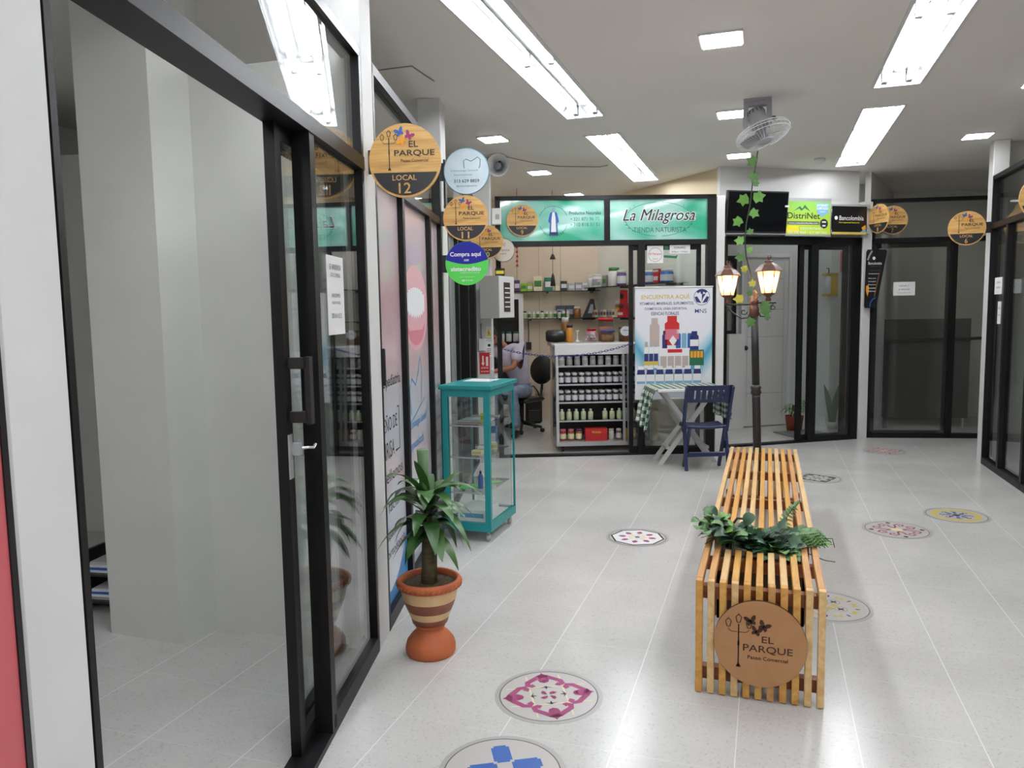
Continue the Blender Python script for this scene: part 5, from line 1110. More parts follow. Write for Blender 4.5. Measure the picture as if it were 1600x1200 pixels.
# ------------------------------------------------------------------ hanging product poster
def poster():
    t = thing('hanging_poster', 'tall white poster of blue and white supplement bottles beside the shop door', 'poster', PM.A, PM.rz); s0, s1, z0, z1 = 1.44, 2.235, .58, 1.72; y = -.0125
    m = mat('poster_sheet', srgb(232, 232, 240), .4); b = m.node_tree.nodes['Principled BSDF']; tc = N(m, 'ShaderNodeTexCoord'); sp = N(m, 'ShaderNodeSeparateXYZ'); L(m, tc.outputs['Object'], sp.inputs[0])
    wv = N(m, 'ShaderNodeMath', operation='SUBTRACT'); wv.inputs[1].default_value = 1.84; L(m, sp.outputs['X'], wv.inputs[0]); sq = N(m, 'ShaderNodeMath', operation='POWER'); sq.inputs[1].default_value = 2; L(m, wv.outputs[0], sq.inputs[0])
    ma = N(m, 'ShaderNodeMath', operation='MULTIPLY_ADD'); ma.inputs[1].default_value = -2.0; L(m, sq.outputs[0], ma.inputs[0]); L(m, sp.outputs['Z'], ma.inputs[2])
    cr = N(m, 'ShaderNodeValToRGB'); e = cr.color_ramp.elements; e[0].position = .0; e[0].color = (*srgb(226, 230, 238), 1); e[1].position = 1; e[1].color = (*srgb(234, 232, 240), 1)
    for p_, c in ((.24, (222, 228, 236)), (.33, (130, 190, 210)), (.38, (76, 160, 196)), (.43, (160, 208, 226)), (.5, (228, 231, 240))): k = e.new(p_); k.color = (*srgb(*c), 1)
    mr = N(m, 'ShaderNodeMapRange'); mr.inputs[1].default_value = .2; mr.inputs[2].default_value = 1.85; L(m, ma.outputs[0], mr.inputs[0]); L(m, mr.outputs[0], cr.inputs['Fac']); L(m, cr.outputs['Color'], b.inputs['Base Color'])
    MB().use(m).box(s0, s1, -.012, -.0105, z0, z1).build('sheet', t)
    r = MB().use(WHITEPL, True).tube([(s0-.005, -.011, z1), (s1+.005, -.011, z1)], .008, 8); r.tube([(s0-.005, -.011, z0), (s1+.005, -.011, z0)], .008, 8); r.build('rod', t)
    m = MB(); m.use(P_GOLD); m.text('ENCUENTRA AQUÍ:', 1.755, 1.625, .5, .06, y, off=.015); m.use(P_NAVY)
    for tx, x, z, w_ in (('VITAMINAS, MINERALES, SUPLEMENTOS,', 1.765, 1.555, .56), ('COSMÉTICOS, LÍNEA DEPORTIVA,', 1.755, 1.505, .44), ('ESENCIAS FLORALES.', 1.75, 1.455, .29)): m.text(tx, x, z, w_, .034, y, off=.012)
    m.text('MNS', 2.115, 1.475, .12, .042, y, off=.004); cx, cz = 2.125, 1.615; m.ring(cx, cz, .078, .083, y, 32); m.ring(cx, cz, .055, .083, y-.0003, 16, R(45), R(135)); m.disc(cx, cz+.045, .014, y-.0003, 12)
    for a in (-1, 1): m.flatpoly([(cx+a*.004, cz-.06), (cx+a*.05, cz+.01), (cx+a*.075, cz), (cx+a*.055, cz-.05)], y-.0003); m.flatpoly([(cx, cz+.03), (cx+a*.04, cz+.035), (cx+a*.012, cz-.01), (cx, cz-.05)], y-.0003) if a > 0 else None
    def pb(x, z, w_, h, body, cap, lab=None, yy=0):
        yq = y-.0004-yy; z += .1
        m.use(body); m.flatpoly([(x-w_/2, z), (x+w_/2, z), (x+w_/2, z+h*.74), (x+w_*.3, z+h*.82), (x-w_*.3, z+h*.82), (x-w_/2, z+h*.74)], yq)
        m.use(cap); m.flatpoly([(x-w_*.33, z+h*.8), (x+w_*.33, z+h*.8), (x+w_*.33, z+h), (x-w_*.33, z+h)], yq-.0003)
        if lab: m.use(lab); m.flatpoly([(x-w_*.48, z+h*.2), (x+w_*.48, z+h*.2), (x+w_*.48, z+h*.55), (x-w_*.48, z+h*.55)], yq-.0003)
    CH_ = flat('print_dusty', 190, 176, 170); pb(1.64, 1.02, .1, .29, CH_, CH_); pb(1.82, 1.03, .15, .30, P_RED, P_RED, P_PINK); pb(1.745, 1.0, .05, .18, P_NAVY, INK)
    for k in range(3): pb(1.885+.06*k, 1.0, .05, .19, P_SKY if k % 2 else P_BLUE, P_WHITE)
    pb(2.05, .98, .09, .19, P_NAVY, P_NAVY, P_WHITE)
    for k in range(3): pb(1.555+.05*k, .8, .045, .27, P_WHITE, P_GREY, P_NAVY, .0006); 
    m.use(P_GOLD).flatpoly([(1.525, 0.930), (1.68, 0.930), (1.68, 0.970), (1.525, 0.970)], y-.002)
    m.use(P_WHITE).flatpoly([(1.69, 0.880), (2.0, 0.880), (2.0, 1.100), (1.69, 1.100)], y-.0012); m.use(CH_)
    for k in range(4): m.flatpoly([(1.7+.075*k, 0.900), (1.765+.075*k, 0.900), (1.765+.075*k, 1.020), (1.7+.075*k, 1.020)], y-.0016)
    m.use(P_RED).flatpoly([(1.775, 1.055), (1.925, 1.055), (1.925, 1.090), (1.775, 1.090)], y-.0018); m.use(P_WHITE).flatpoly([(1.79, 1.180), (1.83, 1.230), (1.87, 1.180), (1.83, 1.120)], y-.0014)
    m.use(P_DKGREEN).flatpoly([(2.0, 0.920), (2.15, 0.920), (2.15, 1.080), (2.0, 1.080)], y-.0012); m.use(P_ORNG)
    for k in range(4): m.flatpoly([(2.012+.034*k, 1.000), (2.038+.034*k, 1.000), (2.038+.034*k, 1.065), (2.012+.034*k, 1.065)], y-.0016)
    for k in range(7): pb(1.50+.097*k, .635, .088, .185, P_WHITE, P_WHITE, P_WHITE, .0022); m.use(P_NAVY).flatpoly([(1.458+.097*k, 0.835), (1.542+.097*k, 0.835), (1.535+.097*k, 0.885), (1.465+.097*k, 0.885)], y-.0032); m.use(P_SKY).flatpoly([(1.458+.097*k, 0.740), (1.542+.097*k, 0.740), (1.542+.097*k, 0.765), (1.458+.097*k, 0.765)], y-.0032)
    m.build('print', t)
poster()
# ------------------------------------------------------------------ folding table, cloth, chair
def table():
    t = thing('folding_table', 'white folding table with crossed legs in front of the poster', 'table', PM.p(1.86, -.36, 0), PM.rz); m = MB().use(GREYLT)
    MB().use(WHITEPL).bbox(-.33, .33, -.28, .24, .715, .745, .006).build('table_top', t)
    for a in (-1, 1):
        y = a*.12+(-.02)
        MB().use(GREYLT).prism([(-.30, 0), (-.25, 0), (.27, .715), (.22, .715)], y-.012, y+.012).build('leg', t); MB().use(GREYLT).prism([(.30, 0), (.25, 0), (-.27, .715), (-.22, .715)], y-.042*a-.012, y-.042*a+.012).build('leg', t)
    MB().use(GREYLT).box(-.21, -.17, -.12, .08, .14, .165).box(.17, .21, -.12, .08, .14, .165).build('stretcher', t)
table()
def cloth():
    t = bpy.data.meshes.new('checked_tablecloth'); m = mat('green_gingham', srgb(40, 84, 64), .85); b = m.node_tree.nodes['Principled BSDF']; uv = N(m, 'ShaderNodeTexCoord'); sp = N(m, 'ShaderNodeSeparateXYZ'); L(m, uv.outputs['UV'], sp.inputs[0]); st = []
    for ax in ('X', 'Y'):
        d = N(m, 'ShaderNodeMath', operation='PINGPONG'); d.inputs[1].default_value = .033; L(m, sp.outputs[ax], d.inputs[0]); l = N(m, 'ShaderNodeMath', operation='LESS_THAN'); l.inputs[1].default_value = .0165; L(m, d.outputs[0], l.inputs[0]); st.append(l)
    ad = N(m, 'ShaderNodeMath', operation='ADD'); L(m, st[0].outputs[0], ad.inputs[0]); L(m, st[1].outputs[0], ad.inputs[1]); hf = N(m, 'ShaderNodeMath', operation='MULTIPLY'); hf.inputs[1].default_value = .5; L(m, ad.outputs[0], hf.inputs[0])
    cr = N(m, 'ShaderNodeValToRGB'); cr.color_ramp.interpolation = 'CONSTANT'; e = cr.color_ramp.elements; e[0].color = (*srgb(226, 226, 220), 1); e[1].position = .4; e[1].color = (*srgb(124, 146, 132), 1); k = e.new(.8); k.color = (*srgb(28, 62, 46), 1)
    L(m, hf.outputs[0], cr.inputs['Fac']); L(m, cr.outputs['Color'], b.inputs['Base Color'])
    V = []; F = []; U = []; drop = .36; W = .66; NX, NY = 60, 22; tot = W+2*drop
    for i in range(NX+1):
        u = tot*i/NX
        for j in range(NY+1):
            v = j/NY; y = -.262+.49*v; x, z = -W/2+(u-drop), .7475
            fold = .022*sin(v*15+.6)+.012*sin(v*29)
            if u < drop: h = drop-u; q_ = min(1, h/.06); x = -W/2-.008-fold*q_*min(1, h/.2)-.02*q_-.22*h; z = .7475-h*(.98)+.0; y = -.262+.49*v*(1-.10*h/drop)-.05*h/drop; z -= .05*(1-v)*h/drop
            elif u > drop+W: h = u-drop-W; q_ = min(1, h/.06); x = W/2+.008+fold*q_*min(1, h/.2)+.02*q_; z = .7475-h*.85
            else: z += .0012*sin(u*40)*sin(v*9)
            V.append((x, y, z)); U.append((u, .49*v))
    for i in range(NX):
        for j in range(NY): a = i*(NY+1)+j; F.append((a, a+NY+1, a+NY+2, a+1))
    t.from_pydata(V, [], F); ul = t.uv_layers.new(name='UVMap')
    for p in t.polygons:
        p.use_smooth = True
        for li in p.loop_indices: ul.data[li].uv = U[t.loops[li].vertex_index]
    t.materials.append(m); o = bpy.data.objects.new('checked_tablecloth', t); C.objects.link(o); o.location = PM.p(1.86, -.36, 0); o.rotation_euler = (0, 0, PM.rz); so = o.modifiers.new('s', 'SOLIDIFY'); so.thickness = .002; so.offset = 1
    tag(o, 'green and white checked cloth draped over the white folding table', 'tablecloth')
cloth()
def chair():
    t = thing('folding_chair', 'dark blue plastic folding chair at the table with checked cloth', 'chair', PM.p(1.95, -.76, 0), PM.rz); x = .20
    for a in (-1, 1):
        MB().use(NAVY).add([(a*x-a*.018, .0, 0), (a*x+a*.012, .0, 0), (a*x+a*.012, .04, 0), (a*x-a*.018, .04, 0)]+[(a*x*1.0-a*.02, -.12*.0-.10, .785) if 0 else (a*x-a*.018, -.13+.0, .785), (a*x+a*.012, -.13, .785), (a*x+a*.012, -.10, .785), (a*x-a*.018, -.10, .785)], [(0,3,2,1),(4,5,6,7),(0,1,5,4),(1,2,6,5),(2,3,7,6),(3,0,4,7)]).build('rear_post', t) if False else None
    def bar(p, q, w_, d, name=None, m=None):
        p, q = Vector(p), Vector(q); k = (q-p).normalized(); sx = Vector((1, 0, 0)); sy = k.cross(sx).normalized(); mb = m or MB().use(NAVY)
        mb.add([p-sx*w_-sy*d, p+sx*w_-sy*d, p+sx*w_+sy*d, p-sx*w_+sy*d, q-sx*w_-sy*d, q+sx*w_-sy*d, q+sx*w_+sy*d, q-sx*w_+sy*d], [(0,3,2,1),(4,5,6,7),(0,1,5,4),(1,2,6,5),(2,3,7,6),(3,0,4,7)])
        return mb.build(name, t) if name else mb
    for a in (-1, 1):
        bar((a*x, -.08, 0), (a*(x-.008), .03, .42), .013, .018, 'leg'); bar((a*(x+.004), -.0+.02, .36), (a*(x+.012), -.13, .79), .012, .02, 'back_post'); bar((a*(x-.03), .13, 0), (a*(x-.035), -.06, .40), .012, .017, 'leg')
    MB().use(NAVY).bbox(-x+.03, x-.03, -.065, -.035, .13, .17, .004).box(-x+.05, x-.05, .08, .10, .10, .13).build('stretcher', t)
    m = MB().use(NAVY, True); V = []; F = []; n = 12
    for j, (y, z) in enumerate(((-.06, .425), (.0, .41), (.09, .405), (.18, .412), (.225, .42), (.24, .40))):
        for i in range(n+1): u = i/n*2-1; V.append((u*(x-.005)*(1 if j < 4 else .95), y, z-.012*(1-u*u)))
    k = len(V); V += [(a, b, c-.022) for a, b, c in V]
    for j in range(5):
        for i in range(n): a = j*(n+1)+i; F += [(a, a+1, a+n+2, a+n+1), (k+a, k+a+n+1, k+a+n+2, k+a+1)]
    for i in range(n): F += [(i, k+i, k+i+1, i+1), (5*(n+1)+i, 5*(n+1)+i+1, k+5*(n+1)+i+1, k+5*(n+1)+i)]
    for j in range(5): a = j*(n+1); F += [(a, a+n+1, k+a+n+1, k+a), (a+n, k+a+n, k+a+2*n+1, a+2*n+1)]
    m.add(V, F); m.build('seat', t)
    m = MB().use(NAVY)       # curved back with slots
    def bp(u, z, d=0): return (u*(x+.012), -.125-.03*(1-u*u)-(z-.79)*.3-.0+d, z)
    cols = [-1+2*k/24 for k in range(25)]
    for i in range(24):
        slot = i % 3 == 1 and 2 < i < 21
        for z0, z1 in (((.64, .67), (.755, .8)) if slot else ((.64, .8),)):
            u0, u1 = cols[i], cols[i+1]; m.add([bp(u0, z0), bp(u1, z0), bp(u1, z1), bp(u0, z1), bp(u0, z0, .016), bp(u1, z0, .016), bp(u1, z1, .016), bp(u0, z1, .016)], [(0,1,2,3),(4,7,6,5),(0,4,5,1),(3,2,6,7),(0,3,7,4),(1,5,6,2)])
    m.build('backrest', t)
chair()

# ------------------------------------------------------------------ seated person and office chair
def skin(name, chains, m, parent, sub=2, root=0):
    V = []; Rr = []; E = []
    key = {}
    for ch in chains:
        prev = None
        for p, r in ch:
            k = tuple(round(x, 4) for x in p)
            if k not in key: key[k] = len(V); V.append(p); Rr.append(r)
            if prev is not None and prev != key[k]: E.append((prev, key[k]))
            prev = key[k]
    me = bpy.data.meshes.new(name); me.from_pydata([tuple(v) for v in V], E, []); o = bpy.data.objects.new(name, me); C.objects.link(o)
    sk = o.modifiers.new('skin', 'SKIN'); sk.use_smooth_shade = True
    for i, sv in enumerate(me.skin_vertices[0].data): r = Rr[i]; sv.radius = r if isinstance(r, tuple) else (r, r); sv.use_root = (i == root)
    su = o.modifiers.new('sub', 'SUBSURF'); su.levels = sub; su.render_levels = sub
    me.materials.append(m); o.parent = parent; return o
def person():
    O = Vector((-2.92, 8.90, 0)); t = thing('person', 'person in a pale lilac shirt and jeans bent over a desk in the shop', 'person', O)
    SK = noisy('skin_tone', srgb(150, 98, 72), srgb(164, 110, 82), 8, .55); SHIRT = noisy('lilac_shirt', srgb(186, 182, 204), srgb(200, 196, 214), 14, .85, bump=.1); JEANS = noisy('blue_jeans', srgb(112, 126, 152), srgb(140, 154, 176), 16, .85); HAIR = noisy('dark_hair', srgb(36, 28, 24), srgb(58, 46, 40), 40, .7)
    v = lambda x, y, z: (x, y, z)
    pel = v(.03, .03, .52); wai = v(.02, .0, .70); ch = v(-.05, -.06, .93); nk0 = v(-.12, -.12, 1.08); nk = v(-.20, -.17, 1.14)
    shL, shR = v(-.28, -.10, 1.04), v(.07, -.16, 1.05); elL, elR = v(-.42, -.30, .82), v(.05, -.32, .83); wrL, wrR = v(-.42, -.48, .79), v(-.18, -.46, .79)
    hipL, hipR = v(-.09, .0, .52), v(.10, .0, .52); knL, knR = v(-.12, -.42, .53), v(.05, -.38, .54); anL, anR = v(-.08, -.46, .10), v(.10, -.36, .10)
    def mid(a, b, f=.5): return tuple(a[i]+(b[i]-a[i])*f for i in range(3))
    hand = lambda w, dx: [[(w, .026), ((w[0]+dx*.4, w[1]-.04, w[2]-.005), (.036, .018)), ((w[0]+dx*.7, w[1]-.085, w[2]-.01), (.036, .016))]]+\
        [[((w[0]+dx*.7, w[1]-.085, w[2]-.01), (.036, .016)), ((w[0]+dx*.8+k*.018, w[1]-.11, w[2]-.008), .009), ((w[0]+dx*.9+k*.02, w[1]-.135-.004*(1-abs(k)), w[2]-.02), .008), ((w[0]+dx*.9+k*.02, w[1]-.15, w[2]-.034), .007)] for k in (-1.5, -.5, .5, 1.5)]+\
        [[((w[0]+dx*.4, w[1]-.04, w[2]-.005), (.036, .018)), ((w[0]+dx*.4+(.045 if dx > 0 else -.045), w[1]-.07, w[2]-.006), .011), ((w[0]+dx*.4+(.05 if dx > 0 else -.05), w[1]-.10, w[2]-.014), .009)]]
    body = [[(pel, (.10, .08)), (wai, (.09, .07)), (ch, (.08, .06)), (nk0, (.045, .045)), (nk, .05)], [(ch, (.08, .06)), (shL, .035), (mid(shL, elL), .043), (elL, .038), (mid(elL, wrL), .034), (wrL, .026)],
            [(ch, (.08, .06)), (shR, .035), (mid(shR, elR), .04), (elR, .038), (mid(elR, wrR), .034), (wrR, .026)], [(pel, (.10, .08)), (hipL, .07), (mid(hipL, knL), .075), (knL, .055), (mid(knL, anL, .35), .052), (anL, .035)],
            [(pel, (.10, .08)), (hipR, .07), (mid(hipR, knR), .075), (knR, .055), (mid(knR, anR, .35), .052), (anR, .035)]]+hand(wrL, .03)+hand(wrR, -.03)
    b = skin('body', body, SK, t)
    hd = MB(Matrix.Translation((-.27, -.23, 1.20)) @ Matrix.Rotation(R(-35), 4, 'Z') @ Matrix.Rotation(R(38), 4, 'X')).use(SK, True)   # face looks along -y, down
    prof = [(0, -.115), (.035, -.11), (.055, -.085), (.07, -.04), (.078, .0), (.08, .04), (.072, .08), (.045, .108), (0, .12)]
    V = []; F = []; n = 20
    for r_, z in prof:
        for k in range(n):
            a = 2*pi*k/n; x, y = r_*cos(a), r_*sin(a)*1.22
            if y < 0 and abs(x) < .02 and -.05 < z < .01: y -= .018*(1-abs(x)/.02)     # nose
            if y < 0 and .01 < z < .05 and .015 < abs(x) < .045: y += .008             # eye sockets
            V.append((x, y, z))
    for i in range(len(prof)-1):
        for k in range(n): F.append((i*n+k, i*n+(k+1) % n, (i+1)*n+(k+1) % n, (i+1)*n+k))
    hd.add(V, F)
    for a in (-1, 1): hd.lathe([(0, 0), (.014, .002), (.02, .008), (.012, .014), (0, .014)], (a*.078-(.007), .012, 0), 10, 'x')
    hd.use(flat('lips', 132, 70, 62)).lathe([(0, -.003), (.018, 0), (0, .003)], (0, -.083, -.062), 10); hd.use(P_WHITE)
    for a in (-1, 1): hd.lathe([(0, -.006), (.009, 0), (0, .006)], (a*.03, -.083, .02), 10)
    hd.use(INK)
    for a in (-1, 1): hd.lathe([(0, -.003), (.0045, 0), (0, .003)], (a*.03, -.0905, .02), 8)
    hd.build('head', t)
    hr = MB(hd.T).use(HAIR, True); V = []; F = []
    for i, (r_, z) in enumerate([(.074, -.03), (.086, .02), (.088, .05), (.08, .09), (.05, .12), (0, .132)]):
        for k in range(n): a = 2*pi*k/n; yy = r_*sin(a)*1.24; V.append((r_*cos(a), yy if yy > -.03 or z > .06 else -.03+0*yy, z+(.05 if yy < -.03 and z < .06 else 0)))
    for i in range(5):
        for k in range(n): F.append((i*n+k, i*n+(k+1) % n, (i+1)*n+(k+1) % n, (i+1)*n+k))
    hr.add(V, F).build('hair', t)
    sl = mid(shR, elR, .72); sl2 = mid(shL, elL, .72)
    skin('shirt', [[((.03, .03, .56), (.145, .12)), (wai, (.135, .11)), (ch, (.15, .12)), (nk0, (.095, .09))], [(ch, (.15, .12)), (shR, .085), (mid(shR, sl), .072), (sl, .066)], [(ch, (.15, .12)), (shL, .085), (mid(shL, sl2), .072), (sl2, .066)]], SHIRT, t)
    skin('trousers', [[((.03, .03, .60), (.125, .105)), (pel, (.135, .115)), (hipR, .1), (mid(hipR, knR), .088), (knR, .07), (mid(knR, anR, .4), .066), (mid(anR, knR, .03), .056)], [(pel, (.135, .115)), (hipL, .1), (mid(hipL, knL), .088), (knL, .07), (mid(knL, anL, .4), .066), (mid(anL, knL, .03), .056)]], JEANS, t)
    for a in (anL, anR): skin('shoe', [[((a[0], a[1]+.03, .055), (.042, .05)), ((a[0], a[1]-.04, .045), (.042, .04)), ((a[0]+.005, a[1]-.13, .036), (.045, .03)), ((a[0]+.005, a[1]-.18, .03), (.03, .022))]], BLKPL, t, 1)
person()
def office():
    t = thing('office_chair', 'black office chair on which the person in the shop sits', 'chair', (-2.90, 8.98, 0), -.35)
    MB().use(BLKPL).bbox(-.22, .22, -.2, .22, .38, .43, .03).build('seat', t)
    m = MB(Matrix.Translation((.12, .27, .76)) @ Matrix.Rotation(R(-8), 4, 'X')).use(BLKPL, True); m.lathe([(0, -.03), (.17, -.02), (.185, 0), (.17, .02), (0, .03)], axis='y', n=24); m.build('backrest', t)
    MB().use(BLKPL, True).tube([(.0, .1, .37), (.1, .26, .40), (.12, .30, .70)], .018, 8).build('back_post', t)
    m = MB().use(BLKPL, True).tube([(0, 0, .09), (0, 0, .38)], .028, 10)
    for k in range(5): a = 2*pi*k/5+.3; m.tube([(0, 0, .11), (.26*cos(a), .26*sin(a), .065)], [.026, .016], 8)
    m.build('star_base', t)
    for k in range(5): a = 2*pi*k/5+.3; MB(Matrix.Translation((.27*cos(a), .27*sin(a), .028))).use(BLKPL, True).lathe([(0, -.02), (.026, -.018), (.028, 0), (.026, .018), (0, .02)], axis='x', n=12).build('caster', t)
office()
# ------------------------------------------------------------------ electric box, safety signs and small fittings on the corner pillar
t = thing('electric_box', 'grey electric distribution box with a row of dark breakers', 'electric box', (-2.56, 6.70, 1.44))
MB().use(GREYPL).prismz([(0, 0), (.183, 0), (.225, .33), (-.03, .33)], 0, .395).build('box_body', t)
T = Matrix.Translation((.183, 0, 0)) @ Matrix.Rotation(atan2(.33, .042), 4, 'Z'); MB(T).use(GREYLT).bbox(.005, .325, -.008, 0, .004, .39, .003).build('box_door', t)
m = MB(T).use(mat('breaker_brown', srgb(52, 38, 40), .5)).box(.10, .225, -.014, -.008, .06, .335)
m.use(WHITEPL)
for k in range(5): m.box(.11, .212, -.018, -.014, .10+.044*k, .11+.044*k)
m.build('breaker_strip', t)
def onn(pl, s_, off, z): return pl.p(s_, off, z)
PN = Plane((PL.p(4.93, .0).x, PL.p(4.93, .0).y), (cos(RL), sin(RL)))     # face of the corner pillar turned to the viewer
t = thing('fire_sign', 'red and white fire extinguisher sign low on the corner pillar', 'safety sign', PN.p(.07, -.004, 1.0), PN.rz)
m = MB().use(P_RED).box(-.05, .05, -.002, .003, -.11, .1); m.use(P_WHITE); m.flatpoly([(-.025, .07), (-.01, .07), (-.01, .0), (.0, .0), (-.0175, -.03), (-.035, .0), (-.025, .0)], -.0026); m.box(.012, .034, -.0026, -.002, -.03, .06); m.text('EXTINTOR', 0, -.05, .07, .014, -.0026, off=.02); m.text('USO EN CASO', 0, -.085, .08, .012, -.0026, off=.02); m.build('sign_face', t)
t = thing('warning_sign', 'small yellow high voltage triangle sign above the switch', 'safety sign', PN.p(.115, -.004, 1.29), PN.rz)
m = MB().use(P_WHITE).box(-.028, .028, -.001, .003, -.06, .07).use(P_YEL); m.flatpoly([(-.024, -.03), (.024, -.03), (0, .06)], -.0016); m.use(INK); m.flatpoly([(.004, .03), (-.006, 0), (.001, 0), (-.004, -.022), (.008, .006), (.001, .006)], -.002); m.text('PELIGRO', 0, -.047, .044, .01, -.0016, off=.02); m.build('sign_face', t)
t = thing('white_switch_box', 'white conduit box with a cable under the electric box', 'junction box', PN.p(.045, -.04, 1.18), PN.rz); MB().use(WHITEPL).bbox(-.03, .035, 0, .038, -.06, .06, .004).build('box_body', t); MB().use(GREYPL, True).tube([(.0, .02, .06), (.0, .02, .21)], .008, 8).build('conduit', t)
t = thing('energy_label', 'white meter label card right of the conduit box', 'notice', PN.p(.115, -.004, 1.14), PN.rz); m = MB().use(P_WHITE).box(-.03, .03, -.001, .003, -.08, .07); m.use(INK); m.box(-.012, .014, -.0016, -.001, .02, .045); m.use(GREYINK)
for k in range(4): m.box(-.02, .02, -.0016, -.001, -.06+.018*k, -.054+.018*k)
m.build('card', t)
t = thing('horn_speaker', 'white horn loudspeaker under the ceiling behind the dental sign', 'loudspeaker', (-2.44, 6.95, 2.876)); m = MB(Matrix.Rotation(R(12), 4, 'Z')).use(WHITEPL, True).lathe([(.105, -.06), (.11, -.065), (.1, -.058), (.06, .02), (.035, .08), (.04, .14), (0, .14)], axis='y', n=28, cap=False); m.use(mat('horn_grey', srgb(150, 150, 168), .5)); m.lathe([(0, -.045), (.03, -.03), (.034, 0), (0, .0)], axis='y', n=16); m.build('horn', t); MB().use(BLKPL).box(-.01, .01, .03, .07, 0, .098).box(-.05, .06, .0, .09, .09, .0985).build('bracket', t)
MB().use(BLKPL, True).tube([(.06, .05, .09), (.25, .2, .055), (.45, .5, .05), (.8, .8, .07), (.88, .85, .09)], .003, 5).build('cable', t)
t = thing('emergency_box', 'white plastic box at the top corner of the naturist shop frame', 'junction box', PM.p(.045, -.075, 2.44), PM.rz); MB().use(WHITEPL).bbox(-.045, .05, 0, .073, -.08, .08, .006).build('box_body', t); MB().use(GREYPL).box(-.01, .03, -.002, 0, -.03, .02).build('switch_panel', t)
one(MB().use(flat('orange_card', 232, 100, 50)).box(-.03, .03, 0, .003, -.065, .065), 'orange_card', 'small orange card beside the LOCAL 11 sign', 'card', PN.p(.09, -.004, 2.38), PN.rz)
carton('battery_pack', 'black and yellow packet standing on the electric box', (-2.42, 6.88, 1.8355), .09, .04, .075, BLKPL, P_YEL, .3)

# ------------------------------------------------------------------ internet shop front: rails, screen, signs
def pd(s_, o, z): return PD.p(s_, -o, z)
t = thing('sign_rails', 'two grey metal rails across the internet shop front', 'rail', PD.A, PD.rz)
for z in (2.28, 2.555): MB().use(GREYPL).bbox(-.10, 1.70, -.07, -.03, z, z+.045, .006).build('rail', t)
MB().use(GREYPL).box(.1, .13, -.03, .05, 2.28, 2.6).box(1.5, 1.53, -.03, .05, 2.28, 2.6).build('rail_bracket', t)
t = thing('television', 'black television mounted above the internet shop entrance', 'television', PD.p(.262, -.09, 2.49), PD.rz)
T = Matrix.Rotation(R(6), 4, 'X'); MB(T).use(BLKPL).bbox(-.358, .358, -.045, -.0, -.215, .215, .005).build('casing', t); MB(T).use(mat('screen_glass', srgb(10, 11, 14), .12)).box(-.345, .345, -.047, -.0455, -.195, .2).build('screen', t); MB(T).use(ALU).box(-.35, .35, -.05, -.01, -.225, -.2155).build('lower_bezel', t)
MB().use(DARKSTEEL).box(-.1, .1, 0.0, .018, -.07, .04).build('wall_mount', t)
one(MB().use(WHITEPL).box(-.022, .022, 0, .012, -.009, .009), 'white_tag', 'small white tag on the right edge of the television', 'tag', PD.p(.60, -.15, 2.55), PD.rz)
t = thing('internet_sign', 'bright green sign of the internet shop with a mountain logo', 'sign', PD.A, PD.rz); y = -.0845; s0, s1, z0, z1 = .63, 1.19, 2.25, 2.65
gm = mat('green_sign_print', srgb(150, 200, 80), .4); b = gm.node_tree.nodes['Principled BSDF']; tc = N(gm, 'ShaderNodeTexCoord'); sp = N(gm, 'ShaderNodeSeparateXYZ'); L(gm, tc.outputs['Object'], sp.inputs[0]); mr = N(gm, 'ShaderNodeMapRange'); mr.inputs[1].default_value = 2.25; mr.inputs[2].default_value = 2.62; L(gm, sp.outputs['Z'], mr.inputs[0]); cr = N(gm, 'ShaderNodeValToRGB'); cr.color_ramp.elements[0].color = (*srgb(200, 222, 50), 1); cr.color_ramp.elements[1].color = (*srgb(138, 198, 92), 1); L(gm, mr.outputs[0], cr.inputs['Fac']); L(gm, cr.outputs['Color'], b.inputs['Base Color'])
MB().use(ALU).box(s0, s1, -.083, -.072, z0, z1).use(gm).box(s0+.008, s1-.012, -.084, -.083, z0+.02, z1-.035).build('panel', t)
m = MB().use(P_DKGREEN); m.flatpoly([(.72, 2.51), (.80, 2.565), (.83, 2.54), (.86, 2.58), (.93, 2.51), (.86, 2.545), (.82, 2.515), (.79, 2.54)], y); m.use(INK); m.text('DistriNet', .85, 2.465, .4, .065, y-.0004, off=.01); m.use(GREYINK).box(.65, 1.04, y-.0004, y, 2.372, 2.405); m.use(P_WHITE); m.text('www.redesdistribuidas.com', .845, 2.388, .36, .014, y-.0008, off=.01)
m.use(P_YEL).flatpoly([(.60, 2.29), (.79, 2.30), (.79, 2.36), (.66, 2.36), (.60, 2.33)], y-.0004); m.use(P_WHITE); m.text('CONTÁCTANOS', .95, 2.335, .28, .028, y-.0006, off=.01); m.text('300 208 8569 • 317 769 7065', .90, 2.29, .48, .026, y-.0008, off=.01)
m.use(P_SKY).flatpoly([(1.0, 2.6), (1.16, 2.6), (1.15, 2.5), (1.08, 2.455), (1.01, 2.5)], y-.0002); m.use(P_WHITE); m.text('INTERNET', 1.08, 2.577, .14, .026, y-.0006, off=.02); m.text('ILIMITADO', 1.08, 2.545, .14, .026, y-.0006, off=.02); m.text('HOGAR', 1.08, 2.51, .07, .015, y-.0006); m.use(INK).disc(1.10, 2.385, .05, y-.0004, 24); m.use(P_WHITE).box(1.075, 1.125, y-.0008, y-.0005, 2.395, 2.41).box(1.08, 1.12, y-.0008, y-.0005, 2.355, 2.37).build('lettering', t)
t = thing('bank_sign', 'black sign with white bank lettering and a yellow line', 'sign', PD.A, PD.rz)
MB().use(flat('sign_jet', 18, 18, 20, .3)).box(1.21, 1.645, -.080, -.072, 2.30, 2.575).use(P_GOLD).box(1.21, 1.645, -.0805, -.079, 2.275, 2.30).build('panel', t)
